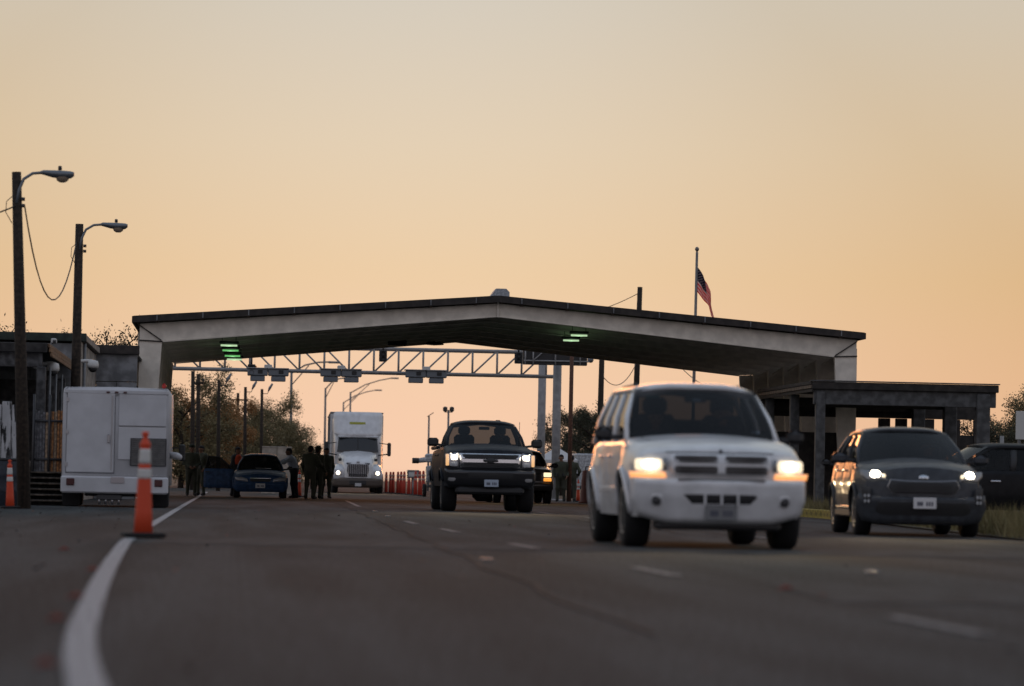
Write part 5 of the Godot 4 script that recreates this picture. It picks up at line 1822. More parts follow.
func build_box_van() -> void:
	var D := 70.8
	var x0 := gx(59, D)
	var x1 := gx(169, D)
	var w := x1 - x0
	var h := hy(117, 387.5, D)
	var t := thing("box_van", "white box van parked on the shoulder, seen from its rear doors", "van", V((x0 + x1) * 0.5, 0, -D))
	var vw := worn("van_white", 0.53, 0.54, 0.56, 0.55, 3.5, 0.95)
	var hw := w * 0.5
	# body with rounded top edges, runs away from us
	var st := S()
	var rings := []
	for q in [[0.0, 0.03], [0.03, 0.0], [4.3, 0.0], [4.4, 0.06]]:
		var ring := []
		var inset: float = q[1]
		for k in [[-1.0, 0.46], [-1.0, h - 0.16], [-0.99, h - 0.05], [-0.955, h - 0.01], [0, h + 0.01], [0.955, h - 0.01], [0.99, h - 0.05], [1.0, h - 0.16], [1.0, 0.46]]:
			ring.append(V(k[0] * (hw - 0.03 - inset), k[1] - inset * 0.5, -q[0]))
		rings.append(ring)
	loft(st, rings, true)
	put("body", st, vw, t)
	bx("roof_edge", V(0, h - 0.09, 0.0), V(w - 0.12, 0.14, 0.1), vw, t, 0.04)
	# rear wall: tall door, upper hatch, grille
	var dx0 := -hw + 0.12
	var dx1 := 0.0 - 0.03
	bx("rear_door", V((dx0 + dx1) * 0.5, 1.50, 0.02), V(dx1 - dx0, 1.62, 0.05), vw, t, 0.015)
	bx("door_gap", V((dx0 + dx1) * 0.5, 1.50, 0.004), V(dx1 - dx0 + 0.025, 1.645, 0.02), mt("door_seal", 0.12, 0.12, 0.13, 0.8), t, 0.0)  # grey joint showing round the rear door
	bx("door_handle", V(dx1 - 0.11, 1.38, 0.06), V(0.05, 0.18, 0.04), mats.alloy, t, 0.015)
	for y in [0.85, 1.5, 2.15]:
		bx("hinge", V(dx0 + 0.01, y, 0.05), V(0.05, 0.09, 0.03), mats.alloy, t, 0.008)
	bx("latch_bar", V(dx1 - 0.05, 1.5, 0.055), V(0.022, 1.5, 0.022), mats.alloy, t, 0.006)
	var rv := S()
	for k in 26:
		for yy in [h - 0.20, 0.66]:
			lathe(rv, [[0.011, 0.0], [0.006, 0.006]], 6, Transform3D(Basis(Vector3.RIGHT, PI / 2), V(-hw + 0.1 + k * (w - 0.2) / 25.0, yy, 0.04)))
	put("rivets", rv, vw, t).set_meta("kind", "stuff")
	bx("upper_hatch", V(hw * 0.5 - 0.02, 1.96, 0.02), V(hw - 0.14, 0.64, 0.04), vw, t, 0.01)
	bx("lower_panel", V(hw * 0.5 - 0.02, 1.29, 0.015), V(hw - 0.14, 0.66, 0.03), vw, t, 0.01)
	var gx0 := hw * 0.28
	bx("vent_frame", V(hw * 0.60, 1.04 + 0.08, 0.035), V(hw * 0.66, 0.56, 0.03), mats.dark_metal, t, 0.008)
	for k in 13:
		bx("vent_louvre", V(hw * 0.60, 0.87 + k * 0.041, 0.055), V(hw * 0.62, 0.036, 0.012), worn("louvre_grey", 0.15, 0.148, 0.145, 0.7, 1.0, 0.85), t, 0.003, Basis(Vector3.RIGHT, 0.25))
	# lower sill with lamps, marker lights above
	bx("rear_sill", V(0, 0.45, 0.06), V(w - 0.05, 0.34, 0.14), vw, t, 0.03)
	for s in [-1, 1]:
		bx("tail_lamp", V(s * (hw - 0.22), 0.50, 0.14), V(0.16, 0.14, 0.03), mt("dull_red", 0.06, 0.012, 0.012, 0.4), t, 0.015)
		bx("door_mirror", V(s * (hw + 0.18), 1.15, -3.9), V(0.14, 0.36, 0.1), mats.black_plastic, t, 0.03)
		var st2 := S(false)
		bar(st2, V(s * (hw - 0.05), 1.25, -3.9), V(s * (hw + 0.14), 1.25, -3.9), 0.03, 0.03)
		put("mirror_arm", st2, mats.black_plastic, t)
		wheel_part(t, s * (hw - 0.20), 0.36, -0.95, 0.36, 6)
		wheel_part(t, s * (hw - 0.20), 0.36, -3.6, 0.25, 6)
		bx("mud_flap", V(s * (hw - 0.22), 0.22, -0.5), V(0.36, 0.4, 0.02), mats.rubber, t, 0.004)
	for x in [-0.17, 0.0, 0.17]:
		bx("marker_lamp", V(x, h - 0.10, 0.06), V(0.07, 0.035, 0.03), mt("dull_red", 0, 0, 0), t, 0.008)
	bx("roof_lamp", V(hw - 0.16, h + 0.05, -0.2), V(0.08, 0.12, 0.08), mats.red_lens, t, 0.03)
	bx("number_plate", V(0.06, 0.55, 0.14), V(0.27, 0.12, 0.012), mt("van_plate", 0.40, 0.36, 0.36, 0.6), t, 0.003)
	# awning roll / wing mirror pod on the far flank
	var st3 := S()
	tube(st3, [V(hw - 0.02, 1.08, -1.2), V(hw + 0.12, 1.06, -1.0), V(hw + 0.2, 1.03, -0.95)], [0.07, 0.075, 0.05], 10)
	put("side_spotlight", st3, vw, t)
	# tow bar and gear below
	bx("chassis", V(0, 0.32, -2.2), V(w * 0.55, 0.2, 4.2), mats.black_plastic, t, 0.02)
	bx("tow_step", V(-0.1, 0.2, -0.02), V(0.5, 0.12, 0.2), mats.dark_metal, t, 0.02)
	for k in 4:
		tb("tow_pin", [V(-0.3 + k * 0.13, 0.06, 0.05), V(-0.3 + k * 0.13, 0.2, 0.05)], 0.022, mats.alloy, t, 6)

func build_blue_sedan() -> void:
	var D := 113.0
	var bp := dull("blue_paint", 0.035, 0.075, 0.16)
	var car := make_car({"called": "blue_sedan", "label": "blue sedan stopped under the canopy with its front door wide open", "category": "car",
		"where": V(gx(260, D), 0, -D), "L": 4.5, "W": 0.88, "R": 0.32, "tyre_w": 0.22, "clear": 0.26, "bow": 0.2, "rc": 0.14, "crown": 0.06,
		"top": [[0, 0.72], [0.2, 0.79], [1.1, 0.86], [1.3, 0.90], [3.6, 0.94], [4.4, 0.91], [4.5, 0.8]],
		"lean": [[0.2, 0.08], [0.45, 0.0], [0.65, 0.03], [0.8, 0.15]],
		"sect": [[0.2, 0.95], [0.45, 1.0], [0.7, 0.99], [0.95, 0.93]],
		"wheels": [0.85, 3.5], "arch": 0.36, "spokes": 7, "paint": bp, "front_pinch": 0.1,
		"cab": {"a0": [1.1, 0.93], "a1": [1.95, 1.36], "r1": [3.1, 1.36], "r0": [3.75, 0.97], "wb": 0.74, "wr": 0.56, "bow": 0.16, "posts": [0.45], "d_w": 0.07},
		"mirror": [0.18, 0.12, 0.06]})
	var t: Node3D = car.node
	fpanel(car, "bumper", PackedVector2Array([Vector2(-0.86, 0.52), Vector2(-0.87, 0.32), Vector2(-0.75, 0.2), Vector2(0.75, 0.2), Vector2(0.87, 0.32), Vector2(0.86, 0.52)]), bp, 0.07, 0.06, 0.06)
	fpanel(car, "lower_intake", round_rect(-0.5, 0.24, 0.5, 0.33, 0.03), mats.black_plastic, 0.078, 0.01, 0.08)
	fpanel(car, "grille", round_rect(-0.33, 0.53, 0.33, 0.63, 0.03), mats.black_plastic, 0.03, 0.012, 0.06)
	fpanel(car, "grille_rim", round_rect(-0.33, 0.632, 0.33, 0.65, 0.008), mats.chrome, 0.04, 0.01, 0.08)
	fpair(car, "headlamp", PackedVector2Array([Vector2(0.40, 0.52), Vector2(0.78, 0.56), Vector2(0.82, 0.66), Vector2(0.62, 0.68), Vector2(0.42, 0.62)]), mt("lamp_clear", 0.34, 0.35, 0.37, 0.2, 0.3), 0.03, 0.02, 0.05)
	plate(car, 0.0, 0.40, 0.31, 0.15, 0.085, mats.plate_grey)
	bx("windshield_label", V(0.1, 0.96, -1.2), V(0.5, 0.03, 0.02), mats.plate_grey, t, 0.004)
	# front passenger door swung open on the flank beside the officers
	var door := Node3D.new()
	door.name = "open_door"
	t.add_child(door)
	door.position = V(-0.86, 0, -1.30)
	door.rotation.y = 1.15
	var st := S()
	pillow(st, round_rect(-1.06, 0.30, 0.0, 0.93, 0.08), func(x: float, y: float) -> Vector3: return V(-0.02, y, x), V(-1, 0, 0), 0.06, 0.05, 0.07)
	pillow(st, round_rect(-1.06, 0.30, 0.0, 0.93, 0.08), func(x: float, y: float) -> Vector3: return V(0.02, y, x), V(1, 0, 0), 0.03, 0.05, 0.07)
	put("door_skin", st, bp, door)
	st = S()
	tube(st, [V(0, 0.92, -0.05), V(0.05, 1.12, -0.28), V(0.10, 1.32, -0.58), V(0.10, 1.33, -0.95), V(0.02, 0.92, -1.03)], 0.022, 6)
	put("window_frame", st, mats.black_plastic, door)
	st = S()
	quad(st, V(0, 0.92, -0.05), V(0.02, 0.92, -1.03), V(0.10, 1.33, -0.95), V(0.10, 1.32, -0.58))
	put("window_glass", st, mats.tint, door)
	bx("door_handle", V(-0.10, 0.82, -0.9), V(0.03, 0.03, 0.16), mats.black_plastic, door, 0.01)

func simple_lamps(car: Dictionary, x: float, y: float) -> void:
	fpair(car, "headlamp", round_rect(x - 0.12, y - 0.07, x + 0.14, y + 0.07, 0.03), mt("lamp_clear", 0.34, 0.35, 0.37, 0.2, 0.3), 0.03, 0.02, 0.06)
	fpanel(car, "grille", round_rect(-x + 0.16, y - 0.07, x - 0.16, y + 0.07, 0.03), mats.black_plastic, 0.03, 0.012, 0.08)
	fpanel(car, "bumper", round_rect(-car.p.W + 0.02, 0.24, car.p.W - 0.02, y - 0.12, 0.06), car.p.paint, 0.06, 0.05, 0.08)

func pickup_dict(where: Vector3, p: Material, label: String, turn: float) -> Dictionary:
	return {"called": "pickup_truck", "label": label, "category": "truck", "where": where, "turn": turn, "L": 5.4, "W": 0.96, "R": 0.38, "tyre_w": 0.26, "clear": 0.42, "bow": 0.12, "rc": 0.1,
		"top": [[0, 1.05], [0.1, 1.10], [1.3, 1.2], [1.5, 1.18], [5.4, 1.16]], "lean": [[0.3, 0.1], [0.6, 0.0], [1.0, 0.03], [1.15, 0.1]], "sect": [[0.3, 0.97], [0.7, 1.0], [1.2, 0.95]],
		"wheels": [0.9, 4.3], "arch": 0.45, "paint": p, "cab": {"a0": [1.35, 1.19], "a1": [1.95, 1.66], "r1": [3.0, 1.67], "r0": [3.2, 1.18], "wb": 0.85, "wr": 0.68, "bow": 0.12, "posts": [0.5], "d_w": 0.06}}

func build_parked_cars() -> void:
	# pickup waiting behind the dark one, half hidden, its outer lamp lit
	var D := 112.0
	var gp := paint("pewter_paint", 0.10, 0.095, 0.09, 0.35, 0.4)
	var car := make_car(pickup_dict(V(gx(524, D), 0, -D), gp, "pewter pickup truck waiting behind the dark pickup beside two officers", 0.0))
	fpanel(car, "bumper", round_rect(-0.94, 0.42, 0.94, 0.68, 0.06), gp, 0.08, 0.05, 0.08)
	fpanel(car, "grille", round_rect(-0.55, 0.72, 0.55, 1.0, 0.03), mats.black_plastic, 0.03, 0.012, 0.08)
	headlamp(car, round_rect(0.62, 0.86, 0.88, 1.0, 0.03), "lamp_soft", 3.0, Vector3(0, -0.06, 1), 0.05)
	fpair(car, "signal_lamp", round_rect(0.62, 0.72, 0.88, 0.83, 0.02), mats.lamp_amber, 0.05, 0.012, 0.05)
	# black sedan parked side on past the verge
	D = 64.0
	var bp := dull("parked_black", 0.009, 0.009, 0.010)
	car = make_car({"called": "parked_sedan", "label": "black sedan parked side on behind the grassy verge", "category": "car", "where": V(gx(868, D), 0.05, -D), "turn": -PI / 2 + 0.10, "L": 4.7, "W": 0.9, "R": 0.33, "tyre_w": 0.22, "clear": 0.27, "bow": 0.2, "rc": 0.13,
		"top": [[0, 0.74], [0.2, 0.84], [1.2, 0.98], [1.4, 1.0], [3.8, 1.03], [4.6, 1.0], [4.7, 0.85]], "lean": [[0.2, 0.08], [0.45, 0.0], [0.65, 0.03], [0.85, 0.15]], "sect": [[0.2, 0.95], [0.5, 1.0], [0.75, 0.99], [1.05, 0.93]],
		"wheels": [0.9, 3.65], "arch": 0.37, "paint": bp, "cab": {"a0": [1.2, 1.0], "a1": [2.0, 1.42], "r1": [3.2, 1.42], "r0": [3.95, 1.03], "wb": 0.76, "wr": 0.58, "bow": 0.15, "posts": [0.45], "d_w": 0.08}})
	simple_lamps(car, 0.6, 0.66)
	doors(car, [1.35, 2.35, 3.2], 0.36, 0.92, bp, mats.chrome)
	# dark car in front of the shelter seen from behind, a red lamp showing beside the grey crossover
	D = 74.0
	var dp := mt("char_paint", 0.022, 0.021, 0.021, 0.75)
	var dc := pickup_dict(V(gx(849, D), 0.0, -D - 5.4), dp, "charcoal pickup truck seen from behind between white sport utility and shelter", PI)
	dc.where = V(gx(877, D), 0.0, -D) + V(0.175, 0, -0.985) * 5.4
	dc.turn = PI - 0.176
	car = make_car(dc)
	for s in [-1, 1]:
		bx("tail_lamp", V(s * 0.86, 0.98, -5.38), V(0.17, 0.30, 0.10), mats.red_lens, car.node, 0.03)
	bx("tailgate", V(0, 0.95, -5.39), V(1.5, 0.44, 0.05), dp, car.node, 0.02)
	bx("rear_bumper", V(0, 0.56, -5.45), V(1.85, 0.2, 0.16), mats.chrome, car.node, 0.04)
	# white passenger van in the outer lane under the canopy
	D = 107.0
	var wp := paint("van_bus_white", 0.60, 0.60, 0.59, 0.4)
	var t := thing("white_minibus", "white minibus with dark window band standing behind the shelter posts", "bus", V(gx(818, D), 0, -D))
	var st := S()
	var rings := []
	for q in [[0.0, 0.92, 1.9], [0.15, 0.97, 2.05], [0.6, 1.0, 2.14], [5.4, 1.0, 2.14], [5.6, 0.97, 2.08]]:
		var ring := []
		for k in [[-1.0, 0.35], [-1.02, 0.9], [-0.98, 1.4], [-0.93, q[2] - 0.12], [-0.8, q[2] - 0.02], [0, q[2] + 0.02], [0.8, q[2] - 0.02], [0.93, q[2] - 0.12], [0.98, 1.4], [1.02, 0.9], [1.0, 0.35]]:
			ring.append(V(k[0] * q[1], k[1], -q[0]))
		rings.append(ring)
	loft(st, rings, true)
	put("body", st, wp, t)
	bx("windshield", V(0, 1.55, -0.02), V(1.66, 0.56, 0.05), mats.truck_glass, t, 0.02)
	for k in 4:
		for s in [-1, 1]:
			bx("side_window", V(s * 0.975, 1.58, -1.0 - k * 1.15), V(0.05, 0.5, 1.0), mats.truck_glass, t, 0.02)
	bx("bumper", V(0, 0.5, 0.03), V(1.9, 0.24, 0.16), mats.black_plastic, t, 0.05)
	for s in [-1, 1]:
		bx("headlamp", V(s * 0.72, 0.9, 0.0), V(0.3, 0.18, 0.06), mats.plate_grey, t, 0.03)
		wheel_part(t, s * 0.86, 0.36, -0.95, 0.24, 5)
		wheel_part(t, s * 0.86, 0.36, -4.3, 0.24, 5)
	bx("grille", V(0, 0.9, 0.0), V(0.9, 0.16, 0.05), mats.black_plastic, t, 0.02)
# ---------------------------------------------------------------- people: joints with radii, joined by a smooth minimum and meshed as surface nets
func net(st: SurfaceTool, bones: Array, cell: float, k: float) -> void:
	# bone: [a, ra, b, rb, colour]
	var lo := Vector3(1e9, 1e9, 1e9)
	var hi := -lo
	for b in bones:
		var r: float = maxf(b[1], b[3]) + cell * 3.0
		lo = lo.min(b[0] - Vector3.ONE * r).min(b[2] - Vector3.ONE * r)
		hi = hi.max(b[0] + Vector3.ONE * r).max(b[2] + Vector3.ONE * r)
	var n := Vector3i(((hi - lo) / cell).ceil()) + Vector3i.ONE * 2
	var grid := PackedFloat32Array()
	var near := PackedFloat32Array()
	var ids := PackedByteArray()
	grid.resize(n.x * n.y * n.z)
	grid.fill(1.0)
	near.resize(grid.size())
	near.fill(9.0)
	ids.resize(grid.size())
	for bi in bones.size():
		var b: Array = bones[bi]
		var A: Vector3 = b[0]
		var B: Vector3 = b[2]
		var ra: float = b[1]
		var rb: float = b[3]
		var r := maxf(ra, rb) + k + cell * 2.0
		var p0 := Vector3i(((A.min(B) - Vector3.ONE * r - lo) / cell).floor()).clamp(Vector3i.ZERO, n - Vector3i.ONE)
		var p1 := Vector3i(((A.max(B) + Vector3.ONE * r - lo) / cell).ceil()).clamp(Vector3i.ZERO, n - Vector3i.ONE)
		var ab := B - A
		var l2 := maxf(ab.length_squared(), 1e-6)
		for z in range(p0.z, p1.z + 1):
			for y in range(p0.y, p1.y + 1):
				var row := (z * n.y + y) * n.x
				for x in range(p0.x, p1.x + 1):
					var p := lo + Vector3(x, y, z) * cell - A
					var t := clampf(p.dot(ab) / l2, 0.0, 1.0)
					var d := (p - ab * t).length() - lerpf(ra, rb, t)
					var i := row + x
					var g := grid[i]
					var h := maxf(k - absf(g - d), 0.0) / k
					grid[i] = minf(g, d) - h * h * k * 0.25
					if d < near[i]:
						near[i] = d
						ids[i] = bi
	var verts := {}
	var sx := 1
	var sy := n.x
	var sz := n.x * n.y
	var offs := [0, sx, sy, sx + sy, sz, sz + sx, sz + sy, sz + sx + sy]
	var edges := [[0, 1], [2, 3], [4, 5], [6, 7], [0, 2], [1, 3], [4, 6], [5, 7], [0, 4], [1, 5], [2, 6], [3, 7]]
	for z in n.z - 1:
		for y in n.y - 1:
			for x in n.x - 1:
				var i := (z * n.y + y) * n.x + x
				var g0 := grid[i]
				if g0 > cell * 2.5 or g0 < -cell * 2.5:
					continue
				var inside := 0
				for o in offs:
					if grid[i + o] < 0.0:
						inside += 1
				if inside == 0 or inside == 8:
					continue
				var s := Vector3.ZERO
				var c := 0
				for e in edges:
					var a := grid[i + offs[e[0]]]
					var b := grid[i + offs[e[1]]]
					if (a < 0.0) != (b < 0.0):
						var t := a / (a - b)
						var pa := Vector3(e[0] & 1, (e[0] >> 1) & 1, e[0] >> 2)
						var pb := Vector3(e[1] & 1, (e[1] >> 1) & 1, e[1] >> 2)
						s += pa.lerp(pb, t)
						c += 1
				verts[i] = [lo + (Vector3(x, y, z) + s / c) * cell, bones[ids[i]][4]]
	var emit := func(q: Array, flip: bool) -> void:
		var o := [q[0], q[1], q[2], q[0], q[2], q[3]] if not flip else [q[0], q[2], q[1], q[0], q[3], q[2]]
		for v in o:
			st.set_color(v[1])
			st.add_vertex(v[0])
	for i in verts.keys():
		var inside: bool = grid[i] < 0.0
		for ax in [[sx, sy, sz], [sy, sz, sx], [sz, sx, sy]]:
			if (grid[i + ax[0]] < 0.0) != inside:
				var a: int = i - ax[1] - ax[2]
				var b: int = i - ax[2]
				var d: int = i - ax[1]
				if verts.has(a) and verts.has(b) and verts.has(d):
					emit.call([verts[a], verts[b], verts[i], verts[d]], inside)

func hand_bones(w: Vector3, fwd: Vector3, palm_n: Vector3, c: Color) -> Array:
	# w wrist, fwd along the hand, palm_n out of the palm: five fingers of unequal length, slightly curled, thumb off the side
	fwd = fwd.normalized()
	var side := fwd.cross(palm_n).normalized()
	var nrm := side.cross(fwd).normalized()
	var o := []
	for k in 4:
		var off := side * (0.030 - k * 0.020)
		o.append([w + off * 0.5, 0.017, w + fwd * 0.085 + off, 0.014, c])
		var ln: float = [0.068, 0.078, 0.072, 0.056][k]
		var kn := w + fwd * 0.088 + off
		var m := kn + fwd * ln * 0.5 + nrm * 0.008
		var e := m + fwd * ln * 0.42 + nrm * ln * 0.32
		o.append([kn, 0.0095, m, 0.009, c])
		o.append([m, 0.009, e, 0.0075, c])
	var th := w + fwd * 0.03 + side * 0.03
	o.append([th, 0.014, th + fwd * 0.035 + side * 0.03 + nrm * 0.012, 0.011, c])
	o.append([th + fwd * 0.035 + side * 0.03 + nrm * 0.012, 0.0105, th + fwd * 0.068 + side * 0.034 + nrm * 0.028, 0.009, c])
	return o

# pose: offsets of elbows, wrists, knees, ankles; colours of top, trousers, boots, skin, hair
func person(label: String, where: Vector3, turn: float, pose: Dictionary, group := "") -> Node3D:
	var t := thing("person", label, "person", where, turn, group)
	var top: Color = pose.get("top", Color(0.050, 0.054, 0.032))
	var legs: Color = pose.get("legs", Color(0.044, 0.046, 0.029))
	var boots := Color(0.012, 0.011, 0.010)
	var skin: Color = pose.get("skin", Color(0.22, 0.12, 0.075))
	var lean: Vector3 = pose.get("lean", Vector3.ZERO)     # shift of the shoulders over the hips
	var hip: Vector3 = pose.get("hip", V(0, 0.95, 0))
	var ch := hip + V(0, 0.28, 0.0) + lean * 0.6
	var nk := hip + V(0, 0.50, 0.0) + lean
	var hd: Vector3 = nk + V(0, 0.155, 0.02) + lean * 0.25 + pose.get("head", Vector3.ZERO)
	var b := []
	b.append([hip + V(0, -0.02, 0), 0.145, hip + V(0, 0.1, 0), 0.135, legs])
	b.append([hip + V(-0.06, 0.06, 0), 0.105, ch + V(-0.07, 0.05, 0), 0.125, top])
	b.append([hip + V(0.06, 0.06, 0), 0.105, ch + V(0.07, 0.05, 0), 0.125, top])
	b.append([ch, 0.13, nk + V(0, -0.08, 0), 0.10, top])
	b.append([nk + V(-0.17, -0.07, 0), 0.066, nk + V(0.17, -0.07, 0), 0.066, top])
	b.append([nk + V(0, -0.07, 0), 0.062, nk + V(0, 0.06, 0.012), 0.055, skin])
	var hands := []
	for s in [-1, 1]:
		var key: String = "l" if s < 0 else "r"
		var sh := nk + V(s * 0.19, -0.075, 0)
		var el: Vector3 = sh + pose.get("elbow_" + key, V(s * 0.06, -0.29, -0.03))
		var wr: Vector3 = el + pose.get("wrist_" + key, V(s * 0.01, -0.25, 0.05))
		b.append([sh, 0.062, el, 0.047, top])
		b.append([el, 0.047, wr, 0.033, pose.get("forearm", top)])
		b.append([wr, 0.03, wr + (wr - el).normalized() * 0.04, 0.026, skin])
		hands.append([wr + (wr - el).normalized() * 0.015, (wr - el).normalized(), V(-s, 0.1, 0.1)])
		var hp := hip + V(s * 0.095, -0.04, 0)
		var kn: Vector3 = hp + pose.get("knee_" + key, V(s * 0.02, -0.42, 0.03))
		var an: Vector3 = kn + pose.get("ankle_" + key, V(s * 0.01, -0.42, -0.05))
		b.append([hp, 0.098, kn, 0.066, legs])
		b.append([kn, 0.066, an + V(0, 0.03, 0), 0.048, legs])
		b.append([an + V(0, -0.015, -0.02), 0.047, an + V(s * 0.02, -0.035, 0.14), 0.037, boots])
	for q in b:
		if q[4] != skin and q[4] != boots:
			q[1] *= 1.14
			q[3] *= 1.14
	var st := SurfaceTool.new()
	st.begin(Mesh.PRIMITIVE_TRIANGLES)
	st.set_smooth_group(0)
	net(st, b, 0.026, 0.06)
	# head on a finer grid: skull, jaw, brow, nose, lips, ears
	var hb := [[hd + V(0, 0.02, -0.015), 0.088, hd + V(0, 0.0, 0.01), 0.085, skin], [hd + V(0, -0.03, 0.02), 0.068, hd + V(0, -0.085, 0.045), 0.042, skin],
		[hd + V(-0.03, 0.018, 0.078), 0.016, hd + V(0.03, 0.018, 0.078), 0.016, skin], [hd + V(0, 0.01, 0.088), 0.010, hd + V(0, -0.03, 0.108), 0.015, skin],
		[hd + V(-0.02, -0.062, 0.082), 0.010, hd + V(0.02, -0.062, 0.082), 0.010, Color(skin.r * 0.8, skin.g * 0.55, skin.b * 0.55)],
		[hd + V(-0.094, -0.005, -0.01), 0.015, hd + V(-0.096, -0.035, 0.0), 0.010, skin], [hd + V(0.094, -0.005, -0.01), 0.015, hd + V(0.096, -0.035, 0.0), 0.010, skin],
		[nk + V(0, 0.02, 0.0), 0.056, hd + V(0, -0.06, 0.0), 0.055, skin]]
	for s in [-1, 1]:
		hb.append([hd + V(s * 0.034, -0.002, 0.082), 0.011, hd + V(s * 0.035, -0.002, 0.083), 0.011, Color(0.03, 0.02, 0.015)])
	net(st, hb, 0.012, 0.018)
	for h in hands:
		net(st, hand_bones(h[0], h[1], h[2], skin), 0.0085, 0.006)
	var m := mt("person_cloth", 1, 1, 1, 0.85)
	m.vertex_color_use_as_albedo = true
	put("body", st, m, t)
	# hair or cap
	var hc: Color = pose.get("hair", Color(0.012, 0.010, 0.009))
	st = SurfaceTool.new()
	st.begin(Mesh.PRIMITIVE_TRIANGLES)
	st.set_smooth_group(0)
	net(st, [[hd + V(0, 0.035, -0.025), 0.092, hd + V(0, 0.045, 0.012), 0.082, hc], [hd + V(0, -0.03, -0.06), 0.062, hd + V(0, 0.03, -0.04), 0.085, hc]], 0.014, 0.02)
	put("hair", st, m, t)
	if pose.get("cap", false):
		st = S()
		lathe(st, [[0.105, 0.0], [0.107, 0.04], [0.09, 0.085], [0.05, 0.11], [0.004, 0.115]], 16, Transform3D(Basis(), hd + V(0, 0.04, -0.01)))
		box(st, hd + V(0, 0.045, 0.125), V(0.14, 0.012, 0.10), 0.005)
		put("cap", st, mt("cap_green", 0.02, 0.025, 0.014, 0.85), t)
	if pose.get("belt", true):
		st = S(false)
		var ring := []
		for q in [-0.028, 0.028]:
			var r := []
			for k in 18:
				var a := TAU * k / 18
				r.append(hip + V(cos(a) * 0.185, 0.06 + q, sin(a) * 0.152))
			ring.append(r)
		loft(st, ring)
		for k in [[-0.19, 0.04], [0.19, 0.02], [0.10, 0.15], [-0.12, 0.14]]:
			box(st, hip + V(k[0], 0.03, k[1]), V(0.06, 0.13, 0.06), 0.012)
		put("duty_belt", st, mats.black_plastic, t)
	return t

